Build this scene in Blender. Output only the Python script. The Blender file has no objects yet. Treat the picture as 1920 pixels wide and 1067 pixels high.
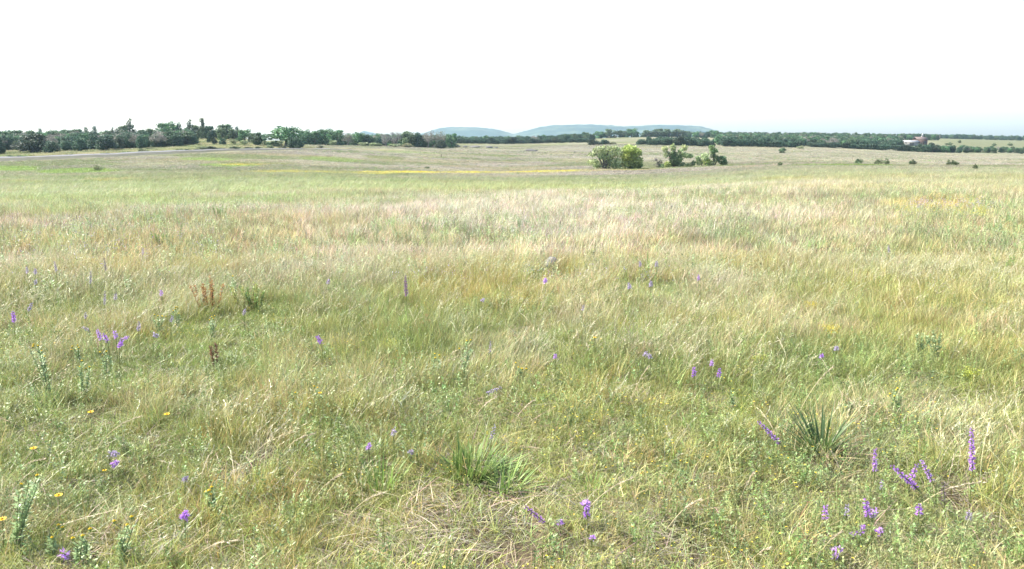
import bpy, math, random
import numpy as np
R = math.radians
SC = bpy.context.scene
COL = SC.collection
PI = math.pi

# ------------------------------------------------------------------ camera geometry
F = 1493.0; CX = 960.0; CY = 533.5; HOR = 262.0
PITCH = math.atan((CY-HOR)/F)
SP, CP = math.sin(PITCH), math.cos(PITCH)
EYE = 2.2                      # eye height above the grass under the camera

def slope(v):                  # z per metre of depth seen at image row v
    b = (CY-v)/F
    return (-SP+b*CP)/(CP+b*SP)
def xk(v):
    b = (CY-v)/F
    return 1.0/(CP+b*SP)
def ray(u, v, Y):
    return ((u-CX)/F*xk(v)*Y, Y, EYE+slope(v)*Y)

# ------------------------------------------------------------------ noise
def _hash(ix, iy, s):
    n = (ix*374761393 + iy*668265263 + s*2147483647) & 0xffffffff
    n = ((n ^ (n >> 13))*1274126177) & 0xffffffff
    return ((n ^ (n >> 16)) & 0xffff)/65535.0
def vnoise(x, y, s=0):
    x = np.asarray(x, float); y = np.asarray(y, float)
    ix = np.floor(x).astype(np.int64); iy = np.floor(y).astype(np.int64)
    fx = x-ix; fy = y-iy
    fx = fx*fx*(3-2*fx); fy = fy*fy*(3-2*fy)
    a = _hash(ix, iy, s); b = _hash(ix+1, iy, s); c = _hash(ix, iy+1, s); d = _hash(ix+1, iy+1, s)
    return (a*(1-fx)+b*fx)*(1-fy)+(c*(1-fx)+d*fx)*fy
def fbm(x, y, s=0, o=4):
    t = 0; a = 1; n = 0
    for k in range(o):
        t = t+a*vnoise(np.asarray(x)*2**k+17.3*k, np.asarray(y)*2**k-9.1*k, s+k); n += a; a *= .55
    return t/n
def sst(a, b, x):
    t = np.clip((np.asarray(x, float)-a)/(b-a), 0, 1)
    return t*t*(3-2*t)

# ------------------------------------------------------------------ terrain table
_far = [(1500, 263.5), (3000, 264), (6000, 264.5)]
PROF = {
 -300: [(40,372),(80,343),(120,322),(165,305),(200,294),(230,286),(280,274),(350,266),(450,262),(700,262)]+_far,
 0:    [(40,372),(80,343),(120,322),(170,303),(200,293),(230,285),(280,273),(350,264),(450,260),(700,262)]+_far,
 150:  [(40,370),(80,342),(120,320),(180,297),(210,288),(240,280),(290,269),(360,262),(450,259),(700,261)]+_far,
 300:  [(40,368),(80,340),(120,319),(170,299),(195,289),(230,279),(270,270),(350,262),(450,258),(700,261)]+_far,
 400:  [(40,366),(80,338),(120,318),(170,300),(207,284),(230,276),(260,267),(290,257),(330,252),(420,251),(600,257),(1000,262)]+_far,
 500:  [(40,365),(80,338),(120,319),(170,302),(222,281),(260,274),(300,268),(400,266),(700,266)]+_far,
 600:  [(40,364),(80,338),(120,321),(170,305),(245,278),(300,273),(400,270),(700,267)]+_far,
 700:  [(40,363),(80,340),(120,327),(170,312),(270,280),(330,274.5),(400,271),(700,267)]+_far,
 960:  [(30,369),(45,361),(60,352),(100,338),(150,326),(170,320),(220,304),(300,286),(400,275),(500,270),(700,266)]+_far,
 1200: [(30,369),(60,352),(100,337),(165,320),(220,302),(300,285),(380,272),(500,263),(700,256),(900,258)]+_far,
 1500: [(30,366),(60,337),(90,322),(118,311),(200,302),(300,286),(400,277),(500,271),(700,258),(1000,256)]+_far,
 1750: [(30,366),(60,336),(90,322),(112,315),(200,305),(300,294),(400,285),(500,272),(700,261),(1000,259)]+_far,
 1920: [(30,366),(60,335),(90,322),(112,317),(200,307),(300,297),(400,289),(500,283),(620,274),(900,265),(1200,260)]+_far,
 2300: [(30,366),(60,335),(90,322),(112,317),(200,307),(300,297),(400,289),(500,283),(620,274),(900,265),(1200,260)]+_far,
}
us = sorted(PROF)
TN = 500; LY0, LY1 = math.log(2.0), math.log(6000.0)
lg = np.linspace(LY0, LY1, TN)
UG = np.linspace(-300, 2300, 131)
raw = np.zeros((len(us), TN))
for i, u in enumerate(us):
    pts = [(2.0, -EYE), (12.0, -EYE), (24.0, -EYE)]+[(Y, slope(v)*Y) for Y, v in PROF[u]]
    raw[i] = np.interp(lg, [math.log(p[0]) for p in pts], [p[1] for p in pts])
TAB = np.array([np.interp(UG, us, raw[:, k]) for k in range(TN)])       # (TN, NU)
def gsm(a, w, axis):
    k = np.exp(-np.linspace(-2, 2, 2*w+1)**2); k /= k.sum()
    p = np.concatenate([np.repeat(a.take([0], axis), w, axis), a, np.repeat(a.take([-1], axis), w, axis)], axis)
    return np.apply_along_axis(lambda m: np.convolve(m, k, 'valid'), axis, p)
TAB = gsm(gsm(TAB, 7, 0), 4, 1)

def polar(x, y):
    """azimuth (as a photo column) and depth of a ground point"""
    x = np.asarray(x, float); y = np.asarray(y, float)
    r = np.hypot(x, y)
    th = np.abs(np.arctan2(x, y))
    ys = np.where(th < 1.0, y, r*.54)
    ys = np.maximum(ys, .5)
    u = CX+F*1.0164*np.clip(x/np.maximum(ys, .5), -1.3, 1.3)
    return u, ys
def Z(x, y):
    x = np.asarray(x, float); y = np.asarray(y, float)
    u, ys = polar(x, y)
    a = np.clip((u-UG[0])/(UG[1]-UG[0]), 0, len(UG)-1.001)
    b = np.clip((np.log(ys)-LY0)/(LY1-LY0)*(TN-1), 0, TN-1.001)
    ia = a.astype(int); ib = b.astype(int); fa = a-ia; fb = b-ib
    z = (TAB[ib, ia]*(1-fa)+TAB[ib, ia+1]*fa)*(1-fb)+(TAB[ib+1, ia]*(1-fa)+TAB[ib+1, ia+1]*fa)*fb
    z = z+EYE
    z = z+(fbm(x*.9, y*.9, 3, 3)-.5)*.10+(fbm(x*.12, y*.12, 9, 3)-.5)*.35*sst(5, 20, ys)
    z = z+(fbm(x*.02, y*.02, 19, 3)-.5)*1.2*sst(60, 200, ys)
    return z
def zs(x, y): return float(Z(x, y))
def hit(u, v, hs=0.0, y0=3.0, y1=900.0):
    """point where the line of sight (u,v) passes hs above the ground"""
    lo = None; Y = y0; prev = None
    while Y < y1:
        x, y, z = ray(u, v, Y)
        d = z-zs(x, y)-hs
        if d <= 0:
            a, b = prev or Y*.98, Y
            for _ in range(20):
                m = (a+b)/2; x, y, z = ray(u, v, m)
                if z-zs(x, y)-hs > 0: a = m
                else: b = m
            return ray(u, v, (a+b)/2)
        prev = Y; Y *= 1.01
    return ray(u, v, y1)
def on_ground(u, Y):
    x = (u-CX)/F*xk(HOR+12)*Y
    return x, Y, zs(x, Y)

# ------------------------------------------------------------------ colour of the ground cover
GRN = np.array((.225, .265, .085)); OLV = np.array((.315, .312, .108)); STRW = np.array((.36, .345, .20))
CRM = np.array((.415, .405, .275)); PNK = np.array((.405, .38, .27)); MAU = np.array((.36, .345, .26))
LIME = np.array((.24, .37, .075)); YEL = np.array((.66, .52, .05)); YST = np.array((.62, .58, .09)); GR2 = np.array((.285, .345, .145))
SOIL_AND_SHADE = np.array((.075, .058, .042)); TAN = np.array((.37, .345, .18))
def mixc(c, d, w):
    w = np.clip(w, 0, 1)[:, None]
    return c*(1-w)+d*w
def ell(u, Y, u0, du, Y0, dY, n):
    q = ((u-u0)/du)**2+((Y-Y0)/dY)**2
    return sst(1.15, .55, q+(n-.5)*1.2)
def field(x, y):
    x = np.atleast_1d(np.asarray(x, float)); y = np.atleast_1d(np.asarray(y, float))
    u, Y = polar(x, y)
    n1 = fbm(x*.35, y*.35, 31); n2 = fbm(x*.9+5, y*.9, 41); n3 = fbm(x*.06, y*.11, 51); n4 = fbm(x*.15, y*.3, 61, 5)
    c = mixc(np.tile(OLV, (len(x), 1)), GRN, sst(.35, .7, n1))
    c = mixc(c, STRW, sst(.48, .75, n2)*.55)
    c = mixc(c, GRN, sst(1500, 1900, u)*sst(6, 12, Y)*.45)
    edge = np.interp(u, [0, 300, 600, 900, 1200, 1500, 1920], [24, 28, 33, 36, 44, 60, 75])+(n4-.5)*9
    inten = np.interp(u, [-50, 300, 700, 1000, 1250, 1450, 1700, 1920], [.62, .72, .9, 1.0, .9, .66, .40, .36])
    P = sst(10.5, 17, Y+(n1-.5)*9)*(1-sst(-3, 3, Y-edge))*inten*(.45+.75*sst(.3, .6, n4))
    pale = mixc(np.tile(CRM, (len(x), 1)), PNK, sst(900, 250, u)*.85+sst(.5, .7, n1)*.3)
    c = mixc(c, pale, P)
    # beyond the pale crest
    b = sst(-3, 3, Y-edge)
    g2 = mixc(np.tile(GR2, (len(x), 1)), CRM*.92, sst(.5, .68, n4)*.45+sst(1150, 1500, u)*.35)
    g2 = mixc(g2, OLV*1.1, sst(.55, .75, n3)*.3)
    c = mixc(c, g2, b)
    far = sst(85, 130, Y+(n3-.5)*50)
    fm = mixc(np.tile(MAU*1.02, (len(x), 1)), STRW*.95, sst(.42, .62, fbm(x*.05, y*.09, 71)))
    fm = mixc(fm, CRM*.98, sst(.50, .66, fbm(x*.03, y*.12, 81, 5))*.75)
    fm = mixc(fm, GR2*.72, sst(.46, .6, fbm(x*.035+9, y*.06, 91, 5))*.85)
    fm = mixc(fm, MAU*.78, sst(.5, .62, fbm(x*.05+3, y*.10+7, 95, 5))*.7)
    fm = mixc(fm, CRM*.95, sst(1150, 1350, u)*sst(170, 240, Y)*.5)
    fm = mixc(fm, GR2*.8, sst(900, 700, u)*sst(190, 110, Y)*.4)
    c = mixc(c, fm, far)
    # hillside behind the road
    road_y = np.interp(u, [-300, 0, 150, 300, 450, 600, 700], [166, 170, 180, 195, 213, 245, 270])
    hb = sst(0, 8, Y-road_y-6)*sst(620, 540, u)
    c = mixc(c, mixc(np.tile(TAN, (len(x), 1)), GR2*.7, sst(.4, .6, n4)), hb)
    c = mixc(c, np.array((.26, .275, .16)), sst(1700, 1800, u)*sst(440, 520, Y))
    # lush and flowering patches
    for (u0, du, Y0, dY, cc, k) in [(145,90,117,12,LIME,.8),(20,60,128,9,LIME,.75),(385,60,168,9,LIME*1.05,.7),
            (480,80,150,8,GRN,.7),(430,60,138,8,LIME*1.1,.7),(720,45,205,10,GRN,.7),(770,60,265,10,LIME,.4),
            (620,60,185,10,LIME,.5),(1690,200,200,40,CRM,.35),
            (1075,30,38,2.2,GRN,.8),(1050,25,62,4,GRN,.8),(1150,70,66,5,GRN,.5),(1480,60,64,4,OLV,.6)]:
        c = mixc(c, cc, ell(u, Y, u0, du, Y0, dY, n4)*k)
    yl = sst(.42, .58, fbm(x*.12, y*.25, 101, 5))
    for (u0, du, Y0, dY, k) in [(200,60,84,3.0,.6),(30,50,80,2.5,.5),(455,45,142,5,.8)]:
        c = mixc(c, YEL, ell(u, Y, u0, du, Y0, dY, n4)*k*(.25+.75*yl))
    sy = np.interp(u, [440, 600, 700, 800, 960, 1130, 1250], [107, 110, 121, 134, 151, 160, 163])+(n4-.5)*5
    sw = np.interp(u, [430, 560, 720, 960, 1130, 1290], [2, 5, 9, 9, 6, 2])
    c = mixc(c, YST, sst(1.3, .5, np.abs(Y-sy)/sw)*np.interp(u, [440, 650, 760, 1100, 1280], [.3, .85, 1, .8, .1])*(.25+.75*yl)*sst(430, 480, u)*sst(1300, 1200, u))
    c = mixc(c, YEL*.7+GRN*.3, ell(u, Y, 1760, 110, 25.5, 1.6, n2)*.3)
    # lush line on the right, in front of the far field
    c = mixc(c, LIME*.75, ell(u, Y, 1575, 105, 128, 8, n4)*1.0+ell(u, Y, 1890, 70, 122, 6, n4)*.8+ell(u, Y, 1260, 150, 168, 5, n4)*.6)
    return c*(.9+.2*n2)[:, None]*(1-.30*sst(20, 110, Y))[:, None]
def tallness(x, y):
    u, Y = polar(x, y)
    n = fbm(np.asarray(x)*.7, np.asarray(y)*.7, 111)
    h = np.interp(Y, [3, 5, 7, 10, 14], [.50, .52, .60, .70, .82])*(.62+.8*n)
    # short, grazed turf in front of the viewer and to the right of it
    q = np.exp(-(((u-1130)/310)**2+((Y-4.4)/1.5)**2))
    return h*(1-.62*q)
def bare(x, y):  # bare soil, and spots where shade is painted as dark ground
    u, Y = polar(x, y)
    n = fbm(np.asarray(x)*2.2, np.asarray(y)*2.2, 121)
    w = .10+.6*np.exp(-(((u-1010)/150)**2+((Y-4.35)/.75)**2))+.5*np.exp(-(((u-1850)/90)**2+((Y-4.9)/.35)**2))+.8*np.exp(-(((u-1640)/70)**2+((Y-5.1)/.22)**2))+.8*np.exp(-(((u-945)/45)**2+((Y-4.75)/.18)**2))  # first term is real soil, the others painted shade beside tussock and yucca
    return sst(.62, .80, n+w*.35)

# ------------------------------------------------------------------ mesh helpers
def mesh(name, V, Fq=None, Ft=None, col=None, mat=None, smooth=False):
    V = np.asarray(V, np.float32)
    me = bpy.data.meshes.new(name)
    nq = 0 if Fq is None else len(Fq); nt = 0 if Ft is None else len(Ft)
    me.vertices.add(len(V)); me.vertices.foreach_set('co', V.ravel())
    loops = []
    if nq: loops.append(np.asarray(Fq, np.int32).ravel())
    if nt: loops.append(np.asarray(Ft, np.int32).ravel())
    L = np.concatenate(loops)
    me.loops.add(len(L)); me.loops.foreach_set('vertex_index', L)
    st = np.concatenate([np.arange(nq)*4, nq*4+np.arange(nt)*3]).astype(np.int32)
    me.polygons.add(nq+nt); me.polygons.foreach_set('loop_start', st)
    me.update(calc_edges=True)
    if smooth: me.polygons.foreach_set('use_smooth', np.ones(nq+nt, bool))
    if col is not None:
        a = me.color_attributes.new('bcol', 'FLOAT_COLOR', 'POINT')
        c4 = np.ones((len(V), 4), np.float32); c4[:, :3] = col
        a.data.foreach_set('color', c4.ravel())
    if mat: me.materials.append(mat)
    return me
def link(name, me, parent=None, **kw):
    o = bpy.data.objects.new(name, me); COL.objects.link(o)
    if parent: o.parent = parent
    for k, v in kw.items(): o[k] = v
    return o
def root(name, loc, label, cat, group=None, rz=0.0, scale=None):
    o = bpy.data.objects.new(name, None); COL.objects.link(o)
    o.empty_display_size = .1
    o.location = loc; o.rotation_euler = (0, 0, rz); o['label'] = label; o['category'] = cat
    if scale: o.scale = scale
    if group: o['group'] = group
    return o

class G:
    """collects strips, tubes and leaves with a colour per vertex"""
    def __init__(s): s.V = []; s.C = []; s.Q = []; s.n = 0
    def add(s, V, Q, C):
        V = np.asarray(V, float); s.V.append(V); s.Q.append(np.asarray(Q)+s.n)
        C = np.asarray(C, float)
        s.C.append(np.tile(C, (len(V), 1)) if C.ndim == 1 else C); s.n += len(V)
    def blades(s, base, az, h, bend, w, col, tip=None, seg=3, wexp=.8, side=None):
        """grass blades: base (n,3), azimuth, height, bend, width, colour (n,3)"""
        base = np.asarray(base, float); n = len(base)
        az, h, bend, w = [np.broadcast_to(np.asarray(q, float), (n,)) for q in (az, h, bend, w)]
        col = np.broadcast_to(np.asarray(col, float), (n, 3)); tip = col if tip is None else np.broadcast_to(np.asarray(tip, float), (n, 3))
        t = np.linspace(0, 1, seg+1)
        dx, dy = np.cos(az), np.sin(az)
        sa = az+PI/2 if side is None else side
        hx = h*bend
        V = np.zeros((n, seg+1, 2, 3)); C = np.zeros((n, seg+1, 2, 3))
        for k, tt in enumerate(t):
            off = hx*(.25*tt+.75*tt*tt)
            zz = h*(tt-.35*np.minimum(bend, 1.2)*tt*tt)
            ww = w*(1-tt)**wexp*.5+.0003
            for j, sg in ((0, -1), (1, 1)):
                V[:, k, j, 0] = base[:, 0]+dx*off+np.cos(sa)*ww*sg
                V[:, k, j, 1] = base[:, 1]+dy*off+np.sin(sa)*ww*sg
                V[:, k, j, 2] = base[:, 2]+zz
                C[:, k, j] = col*(1-tt)+tip*tt
        i0 = (np.arange(n)*(seg+1)*2)[:, None]+(np.arange(seg)*2)[None]
        Q = np.stack([i0, i0+1, i0+3, i0+2], -1).reshape(-1, 4)
        s.add(V.reshape(-1, 3), Q, C.reshape(-1, 3))
    def leaf(s, P, D, N, L, W, C):
        """diamond leaves: P (n,3) base, D direction, N roughly normal, length, width"""
        P, D, N = [np.asarray(q, float) for q in (P, D, N)]
        D = D/np.linalg.norm(D, axis=1)[:, None]
        S = np.cross(D, N); S /= np.linalg.norm(S, axis=1)[:, None]+1e-9
        n = len(P)
        L = np.broadcast_to(L, (n,))[:, None]; W = np.broadcast_to(W, (n,))[:, None]
        V = np.stack([P, P+D*L*.5+S*W*.5, P+D*L, P+D*L*.5-S*W*.5], 1).reshape(-1, 3)
        Q = np.arange(4*n).reshape(-1, 4)
        C = np.broadcast_to(np.asarray(C, float), (n, 3))
        s.add(V, Q, np.repeat(C, 4, 0))
    def tube(s, pts, rad, col, k=6):
        pts = [np.asarray(p, float) for p in pts]; m = len(pts)
        V = []
        for i, p in enumerate(pts):
            d = pts[min(i+1, m-1)]-pts[max(i-1, 0)]; d = d/(np.linalg.norm(d)+1e-9)
            a = np.cross(d, (0.31, .93, .17)); a /= np.linalg.norm(a); b = np.cross(d, a)
            for j in range(k):
                t = 2*PI*j/k; V.append(p+(a*math.cos(t)+b*math.sin(t))*rad[i])
        Q = [(i*k+j, i*k+(j+1) % k, (i+1)*k+(j+1) % k, (i+1)*k+j) for i in range(m-1) for j in range(k)]
        s.add(V, Q, col)
    def build(s, name, mat, parent=None, smooth=False, **kw):
        return link(name, s.mesh(name, mat, smooth), parent, **kw)
    def mesh(s, name, mat, smooth=False):
        return mesh(name, np.concatenate(s.V), Fq=np.concatenate(s.Q), col=np.concatenate(s.C), mat=mat, smooth=smooth)

# ------------------------------------------------------------------ materials
def newmat(name):
    m = bpy.data.materials.new(name); m.use_nodes = True
    nt = m.node_tree; nt.nodes.clear()
    return m, nt, nt.nodes.new('ShaderNodeOutputMaterial')
def leafmat(name, trans=.35, rough=.5, spec=.3, inst=False, nscale=0):
    m, nt, out = newmat(name); N = nt.nodes.new; Lk = nt.links.new
    a = N('ShaderNodeAttribute'); a.attribute_name = 'bcol'
    c = a.outputs['Color']
    if inst:
        t = N('ShaderNodeAttribute'); t.attribute_type = 'INSTANCER'; t.attribute_name = 'tint'
        t2 = N('ShaderNodeAttribute'); t2.attribute_name = 'tint'
        ta = N('ShaderNodeVectorMath'); ta.operation = 'MAXIMUM'; Lk(t.outputs['Color'], ta.inputs[0]); Lk(t2.outputs['Color'], ta.inputs[1])
        mx = N('ShaderNodeMix'); mx.data_type = 'RGBA'; mx.blend_type = 'MULTIPLY'; mx.inputs[0].default_value = 1
        Lk(c, mx.inputs[6]); Lk(ta.outputs[0], mx.inputs[7]); c = mx.outputs[2]
    if nscale:
        tc = N('ShaderNodeTexCoord'); nz = N('ShaderNodeTexNoise'); nz.inputs['Scale'].default_value = nscale
        mr = N('ShaderNodeMapRange'); mr.inputs[3].default_value = .7; mr.inputs[4].default_value = 1.3
        Lk(tc.outputs['Object'], nz.inputs['Vector']); Lk(nz.outputs['Fac'], mr.inputs[0])
        vm = N('ShaderNodeVectorMath'); vm.operation = 'SCALE'; Lk(c, vm.inputs[0]); Lk(mr.outputs[0], vm.inputs['Scale']); c = vm.outputs[0]
    p = N('ShaderNodeBsdfPrincipled'); p.inputs['Roughness'].default_value = rough; p.inputs['Specular IOR Level'].default_value = spec
    tr = N('ShaderNodeBsdfTranslucent'); ms = N('ShaderNodeMixShader'); ms.inputs[0].default_value = trans
    Lk(c, p.inputs['Base Color']); Lk(c, tr.inputs['Color'])
    Lk(p.outputs[0], ms.inputs[1]); Lk(tr.outputs[0], ms.inputs[2]); Lk(ms.outputs[0], out.inputs['Surface'])
    return m
M_GR = leafmat('grass_blades', .28, .45, .35, inst=True)
M_PL = leafmat('plant_tissue', .3, .45, .35)
M_TREE = leafmat('tree_foliage', .22, .6, .25)
M_PET = leafmat('petals', .3, .6, .2)
def plain(name, nscale=12, rough=.85, lo=.7, hi=1.25, bump=.3):
    m, nt, out = newmat(name); N = nt.nodes.new; Lk = nt.links.new
    a = N('ShaderNodeAttribute'); a.attribute_name = 'bcol'
    tc = N('ShaderNodeTexCoord'); nz = N('ShaderNodeTexNoise'); nz.inputs['Scale'].default_value = nscale; nz.inputs['Detail'].default_value = 6
    mr = N('ShaderNodeMapRange'); mr.inputs[3].default_value = lo; mr.inputs[4].default_value = hi
    Lk(tc.outputs['Object'], nz.inputs['Vector']); Lk(nz.outputs['Fac'], mr.inputs[0])
    vm = N('ShaderNodeVectorMath'); vm.operation = 'SCALE'; Lk(a.outputs['Color'], vm.inputs[0]); Lk(mr.outputs[0], vm.inputs['Scale'])
    p = N('ShaderNodeBsdfPrincipled'); p.inputs['Roughness'].default_value = rough; p.inputs['Specular IOR Level'].default_value = .2
    bp = N('ShaderNodeBump'); bp.inputs['Strength'].default_value = bump; Lk(nz.outputs['Fac'], bp.inputs['Height']); Lk(bp.outputs[0], p.inputs['Normal'])
    Lk(vm.outputs[0], p.inputs['Base Color']); Lk(p.outputs[0], out.inputs['Surface'])
    return m
M_BARK = plain('bark', 5); M_WALL = plain('masonry', 2, .9, .8, 1.15); M_ROCK = plain('limestone', 9, .9, .55, 1.35, .6)
M_ROAD = plain('gravel', .6, .95, .85, 1.12)

# ------------------------------------------------------------------ ground sheet
def make_ground():
    th = [0.0]
    angs = []
    a = -180.0
    while a < 180:
        angs.append(a); aa = abs(a+.01)
        a += .30 if aa < 42 else (2.0 if aa < 60 else 5.0)
    angs = np.array(angs); na = len(angs)
    rs = [0.0]; r = .4
    while r < 4500:
        rs.append(r); r *= (1.016 if r > 2.5 else 1.08)
    rs = np.array(rs[1:]); nr = len(rs)
    A, Rr = np.meshgrid(np.radians(angs), rs)
    X = (Rr*np.sin(A)).ravel(); Y = (Rr*np.cos(A)).ravel()
    X = np.append(X, 0); Y = np.append(Y, 0)
    Zz = Z(X, Y)
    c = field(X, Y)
    u, Yd = polar(X, Y)
    w = sst(14, 110, np.hypot(X, Y))
    n = fbm(X*3, Y*3, 131)
    th_ = mixc(np.tile(np.array((.17, .145, .08)), (len(X), 1)), SOIL_AND_SHADE, sst(.45, .7, n)*.6)
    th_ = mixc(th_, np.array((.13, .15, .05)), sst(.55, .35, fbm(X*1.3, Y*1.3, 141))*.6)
    th_ = mixc(th_, SOIL_AND_SHADE*.8, bare(X, Y)*.8)  # dark soil colour, also used as painted shade next to the plants
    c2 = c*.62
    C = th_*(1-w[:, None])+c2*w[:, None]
    i = np.arange(nr-1)[:, None]*na; j = np.arange(na)[None]; j2 = (j+1) % na
    Q = np.stack([i+j, i+j2, i+na+j2, i+na+j], -1).reshape(-1, 4)[:, ::-1]
    k = len(X)-1; j = np.arange(na)
    T = np.stack([np.full(na, k), (j+1) % na, j], -1)
    m, nt, out = newmat('prairie_ground'); N = nt.nodes.new; Lk = nt.links.new
    at = N('ShaderNodeAttribute'); at.attribute_name = 'bcol'
    tc = N('ShaderNodeTexCoord')
    def noise(s, lo, hi, det=6, vec=None):
        nz = N('ShaderNodeTexNoise'); nz.inputs['Scale'].default_value = s; nz.inputs['Detail'].default_value = det; nz.inputs['Roughness'].default_value = .65
        Lk(vec or tc.outputs['Object'], nz.inputs['Vector'])
        mr = N('ShaderNodeMapRange'); mr.inputs[1].default_value = .3; mr.inputs[2].default_value = .7; mr.inputs[3].default_value = lo; mr.inputs[4].default_value = hi
        Lk(nz.outputs['Fac'], mr.inputs[0]); return mr.outputs[0], nz
    f1, z1 = noise(.35, .82, 1.15); f2, z2 = noise(14, .7, 1.3)
    mu = N('ShaderNodeMath'); mu.operation = 'MULTIPLY'; Lk(f1, mu.inputs[0]); Lk(f2, mu.inputs[1])
    vm = N('ShaderNodeVectorMath'); vm.operation = 'SCALE'; Lk(at.outputs['Color'], vm.inputs[0]); Lk(mu.outputs[0], vm.inputs['Scale'])
    p = N('ShaderNodeBsdfDiffuse'); Lk(vm.outputs[0], p.inputs['Color'])
    bp = N('ShaderNodeBump'); bp.inputs['Strength'].default_value = .7; bp.inputs['Distance'].default_value = .04
    Lk(z2.outputs['Fac'], bp.inputs['Height']); Lk(bp.outputs[0], p.inputs['Normal'])
    Lk(p.outputs[0], out.inputs['Surface'])
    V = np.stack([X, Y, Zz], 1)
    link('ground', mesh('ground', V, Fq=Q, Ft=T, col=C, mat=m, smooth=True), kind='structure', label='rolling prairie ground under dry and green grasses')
make_ground()

# ------------------------------------------------------------------ scatter by geometry nodes
def source_collection(name, meshes):
    c = bpy.data.collections.new(name)
    for k, me in enumerate(meshes):
        o = bpy.data.objects.new('%s_%02d' % (name, k), me); c.objects.link(o)
    return c
def scatter_group(coll, realize=False):
    ng = bpy.data.node_groups.new('scatter_'+coll.name, 'GeometryNodeTree')
    ng.interface.new_socket('Geometry', in_out='INPUT', socket_type='NodeSocketGeometry')
    ng.interface.new_socket('Geometry', in_out='OUTPUT', socket_type='NodeSocketGeometry')
    N = ng.nodes.new; L = ng.links.new
    gi, go = N('NodeGroupInput'), N('NodeGroupOutput')
    ci = N('GeometryNodeCollectionInfo'); ci.inputs['Collection'].default_value = coll
    ci.inputs['Separate Children'].default_value = True; ci.inputs['Reset Children'].default_value = True
    ip = N('GeometryNodeInstanceOnPoints'); ip.inputs['Pick Instance'].default_value = True
    def att(n, t):
        a = N('GeometryNodeInputNamedAttribute'); a.data_type = t; a.inputs['Name'].default_value = n
        return a.outputs[0]
    er = N('FunctionNodeEulerToRotation'); L(att('rot', 'FLOAT_VECTOR'), er.inputs[0])
    L(gi.outputs[0], ip.inputs['Points']); L(ci.outputs[0], ip.inputs['Instance'])
    L(att('idx', 'INT'), ip.inputs['Instance Index']); L(er.outputs[0], ip.inputs['Rotation']); L(att('scl', 'FLOAT_VECTOR'), ip.inputs['Scale'])
    if realize:
        rz = N('GeometryNodeRealizeInstances'); L(ip.outputs[0], rz.inputs[0]); L(rz.outputs[0], go.inputs[0])
    else: L(ip.outputs[0], go.inputs[0])
    return ng
def scatter(name, coll, P, rot, scl, idx, tint, label, cat, realize=False):
    me = bpy.data.meshes.new(name+'_points'); n = len(P)
    me.vertices.add(n); me.vertices.foreach_set('co', np.asarray(P, np.float32).ravel())
    for an, ty, dat, key in (('rot', 'FLOAT_VECTOR', rot, 'vector'), ('scl', 'FLOAT_VECTOR', scl, 'vector'), ('tint', 'FLOAT_VECTOR', tint, 'vector')):
        a = me.attributes.new(an, ty, 'POINT'); a.data.foreach_set(key, np.asarray(dat, np.float32).ravel())
    a = me.attributes.new('idx', 'INT', 'POINT'); a.data.foreach_set('value', np.asarray(idx, np.int32))
    o = link(name, me, kind='stuff', label=label, category=cat)
    md = o.modifiers.new('scatter', 'NODES'); md.node_group = scatter_group(coll, realize)
    return o

# where taller plants stand the grass in front of them is short: (column, row, half width px)
HEROPX = [(1823,890,26),(1640,890,22),(1700,920,60),(1745,905,24),(1547,980,20),(1588,972,14),(1630,975,30),(1723,970,20),(1605,1010,34),(1645,1003,16),
 (1570,1045,26),(1655,920,14),(1769,942,16),(1817,975,12),(1445,830,38),(1003,975,36),(1098,968,22),(1050,988,14),(1110,1014,12),(1302,712,20),(1348,712,20),(1335,690,12),
 (1212,674,20),(1041,674,12),(1541,674,14),(1569,660,14),(761,560,10),(600,648,16),(925,735,26),(925,826,14),(692,845,14),(738,818,14),(213,862,26),(347,976,22),(122,1045,20),
 (1536,860,95),(895,905,100),(952,925,60),(30,1040,90),(100,1060,50),(160,1067,30),(240,1062,40),(395,970,50),(205,655,60),(27,608,20),(260,625,16),(290,634,16),
 (95,760,60),(160,760,40),(400,640,50),(862,718,34),(816,718,20),(972,728,30),(598,775,26),(1675,792,44),(1750,690,60),(385,590,50),(170,778,14),(313,782,14),(63,846,14),(1214,522,50),(1033,506,30),(715,920,40),(1108,925,30),(404,695,14),(470,590,40),(500,560,30),(1850,935,50),(1640,905,50)]
HERO = []
def _heroes():
    for u, v, hw in HEROPX:
        x, y, z = hit(u, v, .12); HERO.append((x, y, hw*y/F+.03))
_heroes()
def hero_cut(x, y):
    m = np.ones(len(x))
    for hx, hy, hw in HERO:
        d = math.hypot(hx, hy); ex, ey = hx/d, hy/d
        a = (x-hx)*ex+(y-hy)*ey; l = np.abs((x-hx)*ey-(y-hy)*ex)
        near = .35+.08*d
        q = sst(hw*1.5+.03, hw*.9, l)*sst(-near*1.3, -near*.8, a)*sst(.12, .0, a)
        m = np.minimum(m, 1-.72*q)
    return m

# ------------------------------------------------------------------ grass tuft shapes (colours near 1, tinted per tuft)
rg = np.random.default_rng(7)
def jit(n, a, s=.17, hue=.08):
    c = np.ones((n, 3))*a*(1+rg.normal(0, s, (n, 1))); c += rg.normal(0, hue, (n, 3))*a
    return np.clip(c, .15, 1.9)
def disc(n, r):
    a = rg.uniform(0, 2*PI, n); q = r*np.sqrt(rg.uniform(0, 1, n))
    return np.stack([q*np.cos(a), q*np.sin(a), np.full(n, -.02)], 1)
WIND = 0.15
def az(n, spread): return WIND+rg.normal(0, spread, n)
def tuft_short():
    g = G(); n = 42
    g.blades(disc(n, .10), rg.uniform(0, 2*PI, n), rg.uniform(.05, .16, n), rg.uniform(.2, 1.1, n), rg.uniform(.0028, .005, n), jit(n, 1), jit(n, 1.15), seg=3, side=rg.uniform(0, PI, n))
    return g.mesh('short_tuft', M_GR)
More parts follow.
